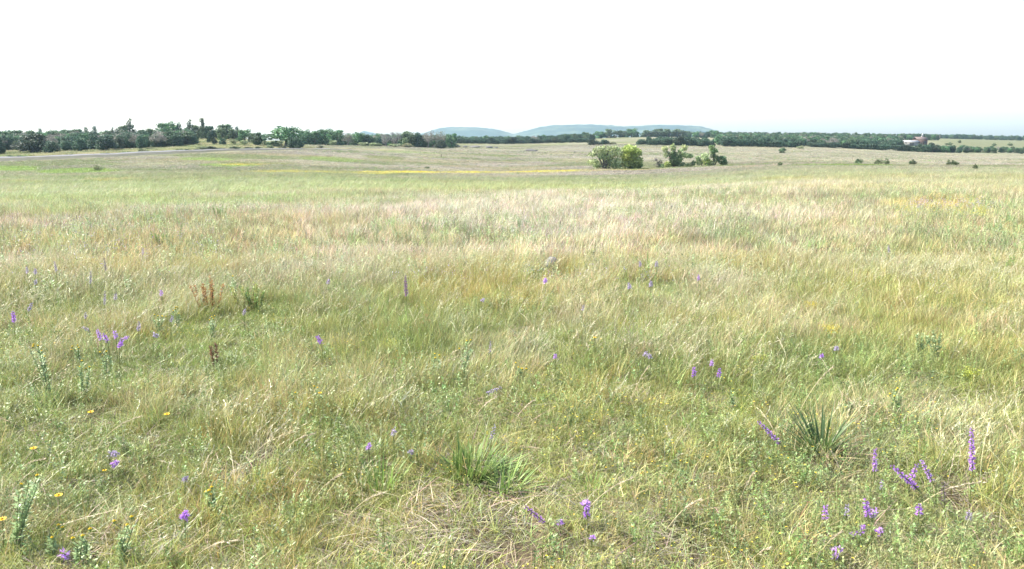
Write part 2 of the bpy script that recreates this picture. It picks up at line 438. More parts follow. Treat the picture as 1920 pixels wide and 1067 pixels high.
def tuft_mid(n=30, w=.0042, r=.10, hm=1.0):
    g = G()
    h = rg.uniform(.16, .38, n)*hm
    straw = rg.random(n) < .3
    c = jit(n, 1); c[straw] = c[straw]*np.array((1.35, 1.2, 1.5)); t = c*np.array((1.2, 1.1, 1.1))
    g.blades(disc(n, r), az(n, 1.5), h, rg.uniform(.08, .6, n), rg.uniform(.7, 1.2, n)*w, c, t, seg=3, side=rg.uniform(0, PI, n))
    return g.mesh('mid_tuft', M_GR)
def tuft_tall(n=6, w=.0026, r=.12, plume=True, k=9):
    g = G()
    b = disc(n, r); a = az(n, .9); h = rg.uniform(.30, .64, n); bend = rg.uniform(.05, .6, n)
    c = jit(n, .95, .1, .04)
    g.blades(b, a, h, bend, w, c*.85, c, seg=5, wexp=.3, side=rg.uniform(0, PI, n))
    if plume:
        for i in range(n):
            t = np.linspace(.72, 1.0, k)
            off = h[i]*bend[i]*(.25*t+.75*t*t); zz = h[i]*(t-.35*bend[i]*t*t)
            P = np.stack([b[i, 0]+np.cos(a[i])*off, b[i, 1]+np.sin(a[i])*off, b[i, 2]+zz], 1)
            D = np.gradient(P, axis=0); D /= np.linalg.norm(D, axis=1)[:, None]; D = D+rg.normal(0, .25, (k, 3))
            g.leaf(P, D, rg.normal(0, 1, (k, 3)), rg.uniform(.025, .055, k), rg.uniform(.003, .0065, k)*(w/.0026), jit(k, 1.15, .08, .04))
    m = 7
    g.blades(disc(m, r*.8), az(m, 1.0), rg.uniform(.15, .3, m), rg.uniform(.3, .9, m), w*1.5, jit(m, .62)*np.array((.8, 1, .6)), seg=3, side=rg.uniform(0, PI, m))
    return g.mesh('tall_tuft', M_GR)
def tuft_forb():
    g = G()
    for s in range(rg.integers(2, 5)):
        b = disc(1, .07)[0]; h = rg.uniform(.10, .30); l = rg.normal(0, .25, 2)
        top = b+np.array((l[0]*h+.1*h, l[1]*h, h))
        k = int(14+h*70)
        t = rg.uniform(.15, 1, k)
        P = b+(top-b)*t[:, None]
        a = rg.uniform(0, 2*PI, k)
        D = np.stack([np.cos(a), np.sin(a), rg.uniform(.1, .9, k)], 1)
        g.leaf(P, D, np.stack([0*a, 0*a, 1+0*a], 1)+rg.normal(0, .4, (k, 3)), rg.uniform(.012, .03, k), rg.uniform(.005, .011, k), jit(k, 1, .15, .05))
        g.blades([b], [0], [h], [.1], [.004], [(.8, .8, .7)], seg=2, wexp=.2)
    return g.mesh('forb', M_GR)
def tuft_thatch():
    g = G(); n = 26
    g.blades(disc(n, .16)+np.array((0, 0, .025)), rg.uniform(0, 2*PI, n), rg.uniform(.02, .07, n), rg.uniform(1.5, 5, n), rg.uniform(.003, .006, n), jit(n, 1, .25), seg=3, side=rg.uniform(0, PI, n))
    return g.mesh('thatch', M_GR)
def tuft_fleck():
    g = G(); n = 9
    b = disc(n, .2); h = rg.uniform(.10, .26, n)
    g.blades(b, az(n, 1), h, .2, .002, (.35, .45, .6), seg=2, wexp=.2)
    P = b+np.stack([h*.2, h*0, h*.93], 1)
    P = np.repeat(P, 5, 0); a = rg.uniform(0, 2*PI, n*5)
    D = np.stack([np.cos(a), np.sin(a), rg.uniform(0, .5, n*5)], 1)
    g.leaf(P, D, np.tile((0, 0, 1.), (n*5, 1)), .008, .006, jit(n*5, 1, .1, .02))
    return g.mesh('fleck', M_GR)
def clump_far(n=46, r=.35, w=.014, hm=1.0, tall=.25):
    g = G()
    h = rg.uniform(.14, .34, n)*hm
    pale = rg.random(n) < tall
    h[pale] *= 1.35
    c = jit(n, 1, .13); c[pale] = c[pale]*np.array((1.3, 1.2, 1.3)); t = c*np.array((1.15, 1.08, 1.1))
    wi = rg.uniform(.6, 1.2, n)*w; wi[pale] *= .8
    g.blades(disc(n, r), az(n, .9), h, rg.uniform(.2, .9, n), wi, c, t, seg=2, wexp=.6, side=rg.normal(0, .7, n))
    return g.mesh('clump', M_GR)

SRC = []
IDX = {}
def reg(key, fn, k):
    IDX[key] = (len(SRC), k)
    for _ in range(k): SRC.append(fn())
reg('short', tuft_short, 6); reg('mid', tuft_mid, 8); reg('tall', tuft_tall, 8); reg('forb', tuft_forb, 6)
reg('thatch', tuft_thatch, 4); reg('fleck', tuft_fleck, 3)
reg('midB', lambda: tuft_mid(26, .0085, .17, .95), 6); reg('tallB', lambda: tuft_tall(9, .0042, .22, True, 5), 6)
reg('far', lambda: clump_far(), 6); reg('farC', lambda: clump_far(40, .75, .035, 1.0, .3), 5); reg('farD', lambda: clump_far(46, 1.3, .06, 1.1, .25), 4)
GRASS = source_collection('grass_source', SRC)

def wedge(n, r0, r1, ang=47, jitter=None):
    n = int(n*1.09)
    a = rg.uniform(-R(ang), R(ang), n); r = np.sqrt(rg.uniform(r0*r0, r1*r1, n))
    return r*np.sin(a), r*np.cos(a)
def near(n, r1):
    """points in front of and beside the viewer, n of them per the area of the middle"""
    m = int(n*2.3); x = rg.uniform(-14, 14, m*2); y = rg.uniform(-1.2, r1, m*2)
    area = 28*(r1+1.2); m = int(n/(.75*r1*r1)*area); x = rg.uniform(-14, 14, m); y = rg.uniform(-1.2, r1, m)
    k = (np.abs(x) < .74*np.maximum(y, 0)+2.8) & ((np.abs(x) < .66*y+.5) & (y > 2.2) | (rg.random(m) < .5))
    return x[k], y[k]
def layer(name, key, x, y, tint, smin, smax, tilt=.12, spin=.5, dz=0.0, label='', cat='grass', hs=None, wide=1.0):
    n = len(x); z = Z(x, y)+dz
    rot = np.stack([rg.normal(0, tilt, n), rg.normal(0, tilt, n), rg.normal(0, spin, n) if spin < 3 else rg.uniform(0, 2*PI, n)], 1)
    s = rg.uniform(smin, smax, n)
    hh = s if hs is None else s*hs
    scl = np.stack([s*wide, s*wide, hh], 1)
    i0, k = IDX[key]
    return np.stack([x, y, z], 1), rot, scl, rg.integers(i0, i0+k, n), tint
def jt(c, s=.12, h=.06):
    n = len(c); return np.clip(c*(1+rg.normal(0, s, (n, 1)))*(1+rg.normal(0, h, (n, 3))), .01, .95)
def combine(name, parts, label, cat, realize=False):
    A = [np.concatenate([p[k] for p in parts]) for k in range(5)]
    return scatter(name, GRASS, *A, label, cat, realize)
def keep(x, y, prob):
    m = rg.random(len(x)) < prob
    return x[m], y[m]

# near turf, 1.5 to 14 m
parts = []
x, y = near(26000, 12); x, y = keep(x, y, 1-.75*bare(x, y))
t = tallness(x, y); c = field(x, y)
parts.append(layer('', 'short', x, y, jt(c*np.array((.95, 1.0, .9)), .2, .08), .7, 1.4, .2, 9, hs=.5+.6*t))
x, y = near(6000, 12)
parts.append(layer('', 'thatch', x, y, jt(np.tile(np.array((.27, .235, .165)), (len(x), 1)), .4, .05), .8, 1.4, .1, 9))
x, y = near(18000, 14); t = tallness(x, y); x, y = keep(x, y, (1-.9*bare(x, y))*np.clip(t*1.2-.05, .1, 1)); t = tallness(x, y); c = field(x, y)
parts.append(layer('', 'mid', x, y, jt(c, .2, .08), .75, 1.25, .15, .9, hs=(.25+.8*t)*hero_cut(x, y)))
combine('grass', parts, 'short green and olive turf grass covering the near ground', 'grass', True)
parts = []
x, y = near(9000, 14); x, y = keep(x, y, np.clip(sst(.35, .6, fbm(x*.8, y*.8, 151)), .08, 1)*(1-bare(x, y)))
gg = np.array((.19, .245, .085))
parts.append(layer('', 'forb', x, y, jt(np.tile(gg, (len(x), 1)), .2, .08), .6, 1.15, .15, 9))
x, y = near(700, 14); x, y = keep(x, y, sst(.4, .6, fbm(x*.5, y*.5, 161)))
parts.append(layer('', 'fleck', x, y, jt(np.tile(YEL, (len(x), 1)), .1, .05), .7, 1.2, .1, 9))
combine('ground_cover', parts, 'low grey green herbs with tiny yellow flowers among the near grass', 'ground cover')
parts = []
x, y = near(6500, 14); t = tallness(x, y)
pr = sst(.40, .68, fbm(x*.5, y*.5, 171))*np.clip(t-.2, 0, 1)*1.1+sst(7.5, 12.5, y)*.4
x, y = keep(x, y, np.clip(pr, .04, 1)*sst(.45, .95, hero_cut(x, y))); t = tallness(x, y)
c = mixc(np.tile(STRW*1.15, (len(x), 1)), PNK, rg.random(len(x))*.8)
parts.append(layer('', 'tall', x, y, jt(c, .15, .05), .75, 1.15, .12, .35, hs=.30+.45*t))
# 13 to 45 m
x, y = wedge(34000, 12, 45); c = field(x, y)
lum = c.sum(1)/3
parts.append(layer('', 'midB', x, y, jt(c, .26, .09), .8, 1.4, .2, 1.3, hs=(.38+.75*fbm(x*.7, y*.7, 191))*(.5+.5*hero_cut(x, y))))
x, y = wedge(22000, 11, 42); c = field(x, y); lum = c.sum(1)/3
x, y = keep(x, y, sst(.26, .50, lum)); c = field(x, y)
parts.append(layer('', 'tallB', x, y, jt(np.clip(c*1.15, 0, .8), .22, .06), .6, 1.1, .15, .8, hs=.42+.5*fbm(x*.6, y*.6, 195)))
x, y = wedge(12000, 12, 34); x, y = keep(x, y, sst(.42, .62, fbm(x*.4, y*.4, 251)))
parts.append(layer('', 'forb', x, y, jt(np.tile(np.array((.25, .31, .14)), (len(x), 1)), .25, .1), 1.0, 1.8, .15, 9))
combine('tall_grass', parts, 'pale straw and pinkish tall grass bent to the right by the wind', 'grass', True)
parts = []
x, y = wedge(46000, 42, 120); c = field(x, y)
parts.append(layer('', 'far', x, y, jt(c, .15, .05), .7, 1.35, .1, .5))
x, y = wedge(40000, 110, 210); c = field(x, y)
def off_road(x, y, m=9):
    u, Y = polar(x, y); ry = np.interp(u, [-300, 0, 150, 300, 450, 600, 700, 760], [166, 170, 180, 195, 213, 245, 270, 285])
    return np.where((u < 760) & (np.abs(Y-ry) < m), 0.0, 1.0)
x, y = keep(x, y, off_road(x, y)); c = field(x, y)
parts.append(layer('', 'farC', x, y, jt(c, .13, .05), .6, 1.1, .08, .5, hs=.75))
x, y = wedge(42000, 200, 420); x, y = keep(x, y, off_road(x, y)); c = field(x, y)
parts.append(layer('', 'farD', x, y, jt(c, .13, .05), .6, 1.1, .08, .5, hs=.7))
x, y = wedge(26000, 60, 330); x, y = keep(x, y, off_road(x, y)*sst(.52, .7, fbm(x*.08, y*.12, 233, 5)))
parts.append(layer('', 'far', x, y, jt(np.tile(np.array((.13, .19, .06)), (len(x), 1)), .3, .1), .5, 1.5, .1, .5, hs=1.1))
combine('meadow_grass', parts, 'green, straw and mauve grass of the far meadow in broad bands', 'grass')


# ------------------------------------------------------------------ trees
def crown(g, blobs, n, size, base, seed, var=.22, gap=0.0, asp=.7):
    rr = np.random.default_rng(seed)
    B = np.array([b[:6] for b in blobs], float)
    wgt = (B[:, 3]*B[:, 4]*B[:, 5])**(.62); wgt /= wgt.sum()
    tone = 1+rr.normal(0, var, len(B)); hue = rr.normal(0, .05, (len(B), 3))
    cc = np.array([b[6] if len(b) > 6 else base for b in blobs], float)
    k = rr.choice(len(B), n, p=wgt)
    d = rr.normal(0, 1, (n, 3)); d /= np.linalg.norm(d, axis=1)[:, None]
    lump = .82+.36*vnoise(d[:, 0]*2.2+k*7.7, d[:, 1]*2.2+d[:, 2]*3.1, seed)
    if gap:
        m = vnoise(d[:, 0]*2.6+k*3.3, d[:, 2]*2.6+d[:, 1]*2.1, seed+5) > gap
        k, d, lump = k[m], d[m], lump[m]; n = len(k)
    r = (1-.55*rr.random(n)**1.8)*lump
    P = B[k, :3]+d*r[:, None]*B[k, 3:6]
    D = d+rr.normal(0, .8, (n, 3)); N = d*1.0+rr.normal(0, .7, (n, 3))
    c = cc[k]*np.clip(tone[k], .5, 1.6)[:, None]*(1+hue[k])*(1+rr.normal(0, .18, (n, 1)))
    g.leaf(P-D*size*.3, D, N, rr.uniform(.6, 1.3, n)*size, rr.uniform(.6, 1.2, n)*size*asp, np.clip(c, .004, .9))
JUN = (.060, .105, .062); OAK = (.080, .128, .062); PAL = (.20, .24, .12); GRY = (.15, .145, .115); YG = (.38, .43, .13); BRK = (.16, .13, .105)
def limbs(g, rr, ztop, zfork, spread, rad, n=4, x0=0, y0=0, col=BRK):
    z0 = -.05
    lean = rr.normal(0, .03, 2)
    f = np.array((x0+lean[0], y0+lean[1], zfork))
    g.tube([(x0, y0, z0), (x0+lean[0]*.4, y0+lean[1]*.4, zfork*.5), f], [rad*1.25, rad, rad*.8], col)
    for k in range(n):
        a = 2*PI*k/n+rr.uniform(-.5, .5)
        e = f+np.array((math.cos(a)*spread*rr.uniform(.5, 1), math.sin(a)*spread*rr.uniform(.5, 1), (ztop-zfork)*rr.uniform(.6, .95)))
        m = f*.5+e*.5+rr.normal(0, .02, 3)
        g.tube([f, m, e], [rad*.6, rad*.4, rad*.15], col, 5)
def tree_parts(kind, seed):
    """crown and trunk meshes in a box one unit wide and one unit high"""
    rr = np.random.default_rng(seed); g = G(); t = G()
    def ring(k, r0, z0, z1, s0, s1, c=None):
        out = []
        for i in range(k):
            a = rr.uniform(0, 2*PI); q = r0*rr.uniform(.45, 1); s = rr.uniform(s0, s1)
            out.append((q*math.cos(a), q*math.sin(a), rr.uniform(z0, z1), s, s, s*rr.uniform(.7, 1))+((c,) if c else ()))
        return out
    vt = rr.uniform(.72, 1.35); tn = lambda c: tuple(np.array(c)*vt*(1+rr.normal(0, .07, 3)))
    if kind == 'juniper':
        bl = [(0, 0, .42, .36, .36, .40)]+ring(7, .34, .14, .38, .14, .20)+ring(6, .24, .5, .82, .12, .17)
        crown(g, bl, 2600, .075, tn(JUN), seed); limbs(t, rr, .8, .12, .2, .035)
    elif kind == 'upright':
        bl = [(0, 0, .2, .42, .42, .2), (0, 0, .42, .40, .40, .25), (.04, 0, .65, .34, .34, .22), (-.02, 0, .82, .25, .25, .16)]+ring(6, .34, .1, .7, .14, .22)
        crown(g, bl, 2000, .07, tn(JUN), seed); limbs(t, rr, .8, .12, .1, .04)
    elif kind == 'oak':
        bl = [(0, 0, .58, .34, .34, .30)]+ring(7, .36, .34, .62, .13, .2)+ring(6, .26, .7, .86, .11, .16)+ring(5, .34, .08, .24, .12, .18)
        crown(g, bl, 2500, .075, tn(OAK), seed, .28, .1); limbs(t, rr, .8, .28, .26, .04, 5)
    elif kind == 'bare':
        bl = [(0, 0, .58, .36, .36, .3)]+ring(8, .38, .3, .86, .12, .18)
        crown(g, bl, 1700, .06, tn(GRY), seed, .25, .3, .4); limbs(t, rr, .92, .22, .34, .035, 8, col=(.22, .20, .18))
    elif kind == 'scraggly':
        bl = [(.02, 0, .2, .3, .3, .2), (-.15, 0, .42, .2, .2, .12), (.24, .05, .46, .2, .15, .10), (-.02, 0, .62, .16, .16, .13), (.2, 0, .66, .16, .14, .08), (.0, 0, .76, .17, .17, .10), (-.1, 0, .5, .3, .26, .14), (.12, 0, .34, .34, .3, .16), (.08, 0, .9, .13, .12, .08)]
        crown(g, bl, 1500, .07, (.06, .095, .05), seed, .2, .2); limbs(t, rr, .95, .3, .12, .03, 5)
    elif kind == 'plumed':
        bl = [(0, 0, .22, .45, .45, .24), (0, 0, .5, .34, .3, .18), (.05, 0, .7, .22, .22, .12), (-.05, 0, .86, .27, .27, .11)]
        crown(g, bl, 1300, .08, (.06, .09, .05), seed, .2, .15); limbs(t, rr, .92, .5, .08, .045, 4)
    elif kind == 'shrub':
        bl = ring(10, .40, .12, .5, .12, .26)+ring(3, .25, .5, .85, .10, .16)
        crown(g, bl, 1500, .085, tn((.15, .205, .095)), seed, .25, .1); limbs(t, rr, .7, .08, .3, .02, 6)
    elif kind == 'darkshrub':
        bl = ring(10, .40, .15, .55, .16, .28)+ring(3, .25, .5, .85, .10, .16)
        crown(g, bl, 1700, .08, tn((.055, .085, .045)), seed, .25, .05); limbs(t, rr, .7, .08, .3, .02, 6)
    elif kind == 'paleshrub':
        bl = ring(9, .36, .25, .6, .16, .26)
        crown(g, bl, 1400, .08, tn((.25, .29, .15)), seed, .2, .15); limbs(t, rr, .7, .08, .3, .02, 6)
    return g.mesh(kind+'_crown', M_TREE), t.mesh(kind+'_trunk', M_BARK, True)
TV = {}
for k, nvar in (('juniper', 5), ('upright', 2), ('oak', 5), ('bare', 3), ('scraggly', 2), ('plumed', 1), ('shrub', 4), ('paleshrub', 3), ('darkshrub', 3)):
    TV[k] = [tree_parts(k, 1000+len(TV)*37+i) for i in range(nvar)]
trn = random.Random(5)
NAMES = {'juniper': ('juniper_tree', 'tree'), 'upright': ('juniper_tree', 'tree'), 'oak': ('oak_tree', 'tree'), 'bare': ('thin_tree', 'tree'),
         'scraggly': ('scraggly_tree', 'tree'), 'plumed': ('scraggly_tree', 'tree'), 'shrub': ('shrub', 'shrub'), 'paleshrub': ('shrub', 'shrub'), 'darkshrub': ('shrub', 'shrub')}
def tree(kind, u, Y, top, wpx, label, group=None, name=None):
    x, y, z = on_ground(u, Y)
    h = ray(u, top, Y)[2]-z
    w_ = wpx*Y/F*(1.25 if kind == 'oak' else 1.1)
    nm, cat = NAMES[kind]
    r = root(name or nm, (x, y, z-.02), label, cat, group, trn.uniform(0, 6.28), (w_, w_, max(h, .5)))
    if kind in ('scraggly', 'plumed'): r.rotation_euler = (0, 0, trn.uniform(-.3, .3))
    c, t = trn.choice(TV[kind])
    link('crown', c, r); link('trunk', t, r)
    return r
# (kind, column, distance, top row, width in px, label, group)
GL = 'trees of the left hillside'; GC = 'trees of the middle wood'; GR_ = 'trees of the right wood'; GS = 'shrubs along the gravel road'
TREES = [
 ('juniper', -4, 207, 262, 28, 'dark juniper cut by the left edge of the photo, just behind the road', GL),
 ('juniper', 60, 214, 248, 64, 'broadest dark juniper of the left wood, low over the tan grass above the road', GL),
 ('juniper', 97, 208, 263, 34, 'dark juniper leaning on the right side of the broadest one, nearest to the road', GL),
 ('juniper', 124, 226, 261, 28, 'small round juniper between the broadest one and a pale gap in the left wood', GL),
 ('juniper', 151, 221, 254, 30, 'rounded dark juniper just right of the small pale gap in the left wood', GL),
 ('juniper', 180, 236, 250, 36, 'mid green juniper behind two dark rounded ones in the left wood', GL),
 ('juniper', 198, 222, 251, 46, 'wide low juniper reaching down the slope in the middle of the left wood', GL),
 ('juniper', 222, 228, 256, 26, 'smaller juniper touching the right side of the wide low one', GL),
 ('juniper', 244, 240, 250, 28, 'shaded juniper under the tall ragged tree of the left skyline', GL),
 ('juniper', 266, 226, 250, 26, 'dark juniper standing forward with its foot in yellow grass, left wood', GL),
 ('juniper', 296, 243, 250, 30, 'round juniper above the bright pale strip of grass on the left slope', GL),
 ('juniper', 326, 243, 249, 40, 'large dark juniper near the right end of the solid left wood', GL),
 ('juniper', 345, 250, 247, 34, 'tall backed juniper below the pointed one on the left skyline', GL),
 ('juniper', 362, 250, 254, 28, 'last low juniper at the right end of the solid left wood', GL),
 ('oak', 8, 290, 243, 36, 'rounded skyline oak at the far left edge of the wood', GL),
 ('oak', 32, 290, 241, 32, 'second rounded skyline oak from the left, before the dip in the skyline', GL),
 ('oak', 66, 290, 242, 36, 'pale topped oak right of the dip in the left skyline', GL),
 ('upright', 78, 285, 238, 11, 'short pointed juniper poking out above the broadest juniper', GL),
 ('oak', 98, 290, 241, 34, 'oak on the left skyline just right of the short pointed juniper', GL),
 ('oak', 122, 290, 240, 30, 'flat topped oak on the left skyline above the small round juniper', GL),
 ('oak', 145, 295, 239, 30, 'bright crowned oak on the left skyline before the pair of narrow junipers', GL),
 ('upright', 164, 290, 236, 12, 'left one of two narrow junipers standing out of the left skyline', GL),
 ('upright', 180, 290, 234, 13, 'right and darker one of two narrow junipers standing out of the left skyline', GL),
 ('oak', 198, 295, 242, 30, 'low skyline oak right of the two narrow junipers', GL),
 ('scraggly', 213, 290, 237, 16, 'small two headed tree on the left skyline beside the tall ragged tree', GL),
 ('oak', 231, 290, 233, 24, 'bright oak hugging the left side of the tall ragged tree', GL),
 ('scraggly', 245, 288, 221, 26, 'tall ragged tree with a branch reaching right, over the left wood', GL),
 ('oak', 262, 295, 242, 26, 'low oak crown just right of the tall ragged tree', GL),
 ('oak', 284, 292, 239, 28, 'rounded oak on the skyline left of the big domed oak', GL),
 ('oak', 317, 292, 227, 42, 'big domed oak on the left skyline, twice as wide as its neighbours', GL),
 ('upright', 338, 288, 227, 14, 'steep pointed juniper against the sky right of the big domed oak', GL),
 ('scraggly', 357, 294, 223, 24, 'airy tree with sky showing through its crown on the left hill top', GL),
 ('oak', 373, 298, 233, 22, 'rounded oak between the airy tree and the plumed tree', GL),
 ('plumed', 382, 294, 219, 14, 'thin tree with a tuft on top, tallest point of the left hill', GL),
 ('juniper', 393, 296, 231, 26, 'dark round tree at the foot of the thin tufted one', GL),
 ('oak', 404, 298, 242, 16, 'short oak in the dip right of the thin tufted tree', GL),
 ('oak', 424, 296, 230, 36, 'broad dark headed oak alone right of the dip on the hill top', GL),
 ('oak', 417, 284, 239, 18, 'pale green oak in front of the broad dark headed one', GL),
 ('upright', 446, 296, 235, 12, 'narrow tree behind the shoulder of the broad dark headed oak', GL),
 ('oak', 440, 292, 240, 24, 'mid green oak on the right shoulder of the hill top', GL),
 ('oak', 460, 285, 241, 28, 'oak lower on the right slope of the left hill', GL),
 ('oak', 479, 262, 247, 28, 'oak with a visible forked trunk at the right foot of the left hill', GL),
 ('oak', 492, 275, 250, 16, 'last small oak before the open gap in the trees', GL),
 ('juniper', 394, 262, 242, 12, 'small dark juniper standing by itself on the open hillside', GL),
 ('juniper', 402, 250, 255, 12, 'smaller dark juniper a little lower on the open hillside', GL),
 ('juniper', 418, 250, 257, 15, 'dark ground hugging juniper under the pale green oak', GL),
 ('paleshrub', 441, 256, 256, 18, 'pale dry shrub on the slope beneath the right shoulder oaks', GL),
 ('paleshrub', 458, 252, 258, 18, 'pale twiggy shrub left of the oak with the forked trunk', GL),
 ('paleshrub', 505, 262, 261, 20, 'soft pale shrub in the open gap between left hill and middle wood', GL),
 ('oak', 536, 258, 235, 62, 'largest oak of the photo, high domed crown at the left end of the middle wood', GC),
 ('juniper', 553, 246, 254, 34, 'dark juniper tucked under the right side of the largest oak', GC),
 ('paleshrub', 519, 262, 264, 26, 'pale shrub under the left side of the largest oak', GC),
 ('oak', 572, 330, 242, 28, 'oak emerging behind the right shoulder of the largest oak', GC),
 ('oak', 590, 330, 243, 30, 'green rounded oak second in the row right of the largest oak', GC),
 ('oak', 610, 335, 240, 32, 'tallest green oak in the middle wood row', GC),
 ('oak', 632, 330, 241, 32, 'green oak above the small yellow green bush of the middle wood', GC),
 ('paleshrub', 625, 318, 258, 15, 'small yellow green bush at the foot of the middle wood', GC),
 ('bare', 652, 335, 246, 28, 'greyish thin leaved tree right of the small yellow green bush', GC),
 ('oak', 672, 338, 247, 30, 'dull oak where the middle wood turns darker', GC),
 ('juniper', 690, 338, 249, 28, 'dark juniper below the small blue hill on the skyline', GC),
 ('juniper', 708, 340, 254, 22, 'low dark juniper in the dip of the middle wood skyline', GC),
 ('bare', 724, 345, 247, 26, 'grey thin tree right of the dip in the middle wood', GC),
 ('bare', 743, 350, 243, 28, 'grey tree with bare twigs sticking up over the middle wood', GC),
 ('oak', 768, 348, 244, 32, 'green oak between grey thin trees of the middle wood', GC),
 ('juniper', 786, 348, 246, 24, 'dark crown between the green oak and the grey trees', GC),
 ('bare', 803, 348, 243, 30, 'wide grey leafless looking tree near the right end of the middle wood', GC),
 ('bare', 826, 350, 242, 32, 'last wide grey tree of the middle wood, under the blue hill', GC),
 ('oak', 847, 348, 248, 24, 'round oak closing the right end of the middle wood', GC),
 ('juniper', 826, 335, 261, 28, 'low dark juniper in front of the last grey tree of the middle wood', GC),
 ('paleshrub', 680, 328, 263, 22, 'pale shrub at the foot of the dull oak', GC),
 ('paleshrub', 703, 328, 264, 24, 'pale shrub at the foot of the low dark juniper', GC),
 ('paleshrub', 740, 332, 266, 26, 'long pale shrub at the edge of the grass below the bare twigged tree', GC),
 ('paleshrub', 764, 330, 266, 26, 'silvery shrub at the grass edge below the green oak', GC),
 ('juniper', 1112, 398, 260, 30, 'dark flat juniper in front of the band left of the open track', GR_),
 ('juniper', 1134, 400, 261, 24, 'last dark juniper of the middle band, beside the open track', GR_),
 ('paleshrub', 1148, 402, 264, 16, 'pale grey shrub beside the open track', GR_),
 ('oak', 1098, 640, 247, 20, 'oak rising above the middle band under the long blue hill', GR_),
 ('oak', 1124, 700, 245, 24, 'rounded oak standing free on the skyline, left of three', GR_),
 ('oak', 1145, 700, 241, 26, 'taller rounded oak on the skyline, between two lower ones', GR_),
 ('oak', 1168, 700, 244, 26, 'broad pale oak right of the taller rounded one', GR_),
 ('oak', 1184, 700, 240, 24, 'high crowned oak at the top of the open track', GR_),
 ('oak', 1213, 700, 243, 22, 'oak with pale trunk gap on the skyline behind the thicket', GR_),
 ('oak', 1233, 700, 240, 26, 'tall skyline oak behind the left half of the thicket', GR_),
 ('oak', 1254, 700, 241, 26, 'dome shaped oak behind the middle of the thicket', GR_),
 ('oak', 1272, 700, 241, 24, 'last tall skyline oak behind the right half of the thicket', GR_),
 ('oak', 1290, 710, 245, 22, 'lower oak stepping down right of the tall skyline oaks', GR_),
 ('oak', 1336, 720, 243, 20, 'round oak where the right hand skyline wood begins', GR_),
 ('juniper', 1203, 396, 260, 26, 'left tip juniper of the dark thicket', GR_),
 ('juniper', 1226, 394, 258, 30, 'second juniper from the left in the dark thicket', GR_),
 ('juniper', 1249, 394, 255, 32, 'juniper left of centre in the dark thicket', GR_),
 ('juniper', 1272, 392, 254, 32, 'highest juniper in the centre of the dark thicket', GR_),
 ('juniper', 1295, 392, 256, 30, 'juniper right of centre in the dark thicket', GR_),
 ('juniper', 1316, 390, 259, 28, 'second juniper from the right in the dark thicket', GR_),
 ('juniper', 1333, 388, 262, 18, 'right tip juniper of the dark thicket', GR_),
 ('oak', 1467, 292, 276, 13, 'small round tree alone in the pale field before the right wood', None),
 ('paleshrub', 1500, 372, 270, 14, 'pale shrub between the lone round tree and the right wood', GR_),
 ('juniper', 1734, 396, 268, 32, 'large dark tree in the hedge below the red brown house', GR_),
 ('juniper', 1750, 398, 266, 22, 'tall crown in the hedge right of the red brown house', GR_),
 ('juniper', 1800, 394, 273, 15, 'left one of a dark pair of trees standing out of the right hedge', GR_),
 ('juniper', 1813, 394, 272, 13, 'right one of a dark pair of trees standing out of the right hedge', GR_),
 ('shrub', 1779, 520, 265, 12, 'round bush alone on the green slope right of the house', GR_),
 ('shrub', 1798, 600, 261, 7, 'tiny bush high on the green slope', GR_),
 ('shrub', 1864, 560, 266, 8, 'small dark bush on the green slope near the right edge', GR_),
 ('shrub', 1893, 600, 266, 10, 'dark bush below the far ridge at the right edge', GR_),
 # scattered bushes
 ('paleshrub', 183, 116, 306, 19, 'lone grey green bush in the open meadow below the road', None),
 ('shrub', 1612, 152, 293, 13, 'small dark bush at the right end of the lush green line', None),
 ('shrub', 1652, 150, 297, 22, 'wide low green bush right of the lush green line', None),
 ('shrub', 1664, 151, 294, 12, 'darker bush growing against the wide low green one', None),
 ('shrub', 1714, 150, 296, 13, 'round bush standing between two low bush groups on the right', None),
 ('shrub', 1792, 150, 298, 18, 'grey dark bush in the right field beside dark stones', None),
 ('shrub', 1782, 152, 297, 8, 'small pale bush left of the grey dark bush', None),
 ('shrub', 1463, 128, 301, 10, 'small grey bush at the left start of the lush green line', None),
 ('shrub', 1833, 96, 304, 8, 'small yellowish bush low at the right side of the field', None),
 ('shrub', 799, 158, 322, 10, 'little dark bush in the middle of the yellow flower strip', None),
 # along the road
 ('darkshrub', 16, 182, 290, 15, 'dark bush on the far verge of the road at the left edge', GS),
 ('darkshrub', 37, 184, 290, 18, 'second dark bush on the far road verge from the left', GS),
 ('darkshrub', 128, 187, 288, 20, 'low verge bush below the rounded juniper', GS),
 ('darkshrub', 196, 196, 286, 18, 'low bush on the far verge under the wide low juniper', GS),
 ('darkshrub', 236, 198, 283, 20, 'bush on the verge left of the yellow green one', GS),
 ('shrub', 268, 202, 277, 24, 'yellow green round bush by the road, below the forward juniper', GS),
 ('shrub', 312, 205, 280, 16, 'dark bush by the road left of a paler one', GS),
 ('shrub', 328, 207, 281, 14, 'paler bush by the road between dark ones', GS),
 ('darkshrub', 344, 208, 278, 26, 'green topped bush by the road left of the darkest one', GS),
 ('darkshrub', 367, 211, 279, 20, 'greyish bush by the road next to the darkest one', GS),
 ('darkshrub', 390, 214, 272, 33, 'darkest and tallest bush on the road verge below the hill', GS),
 ('darkshrub', 412, 217, 277, 23, 'low bush at the right foot of the darkest verge bush', GS),
 ('darkshrub', 438, 221, 273, 20, 'grey green bush on the verge under the right slope', GS),
 ('darkshrub', 462, 225, 274, 23, 'long low bush on the verge under the oak with the forked trunk', GS),
 ('darkshrub', 485, 228, 273, 15, 'small round bush on the verge under the last small oak', GS),
 ('shrub', 507, 236, 271, 11, 'compact dark bush on pale grass in the open gap', GS),
 ('darkshrub', 530, 238, 272, 13, 'flat dark bush by the road under the largest oak', GS),
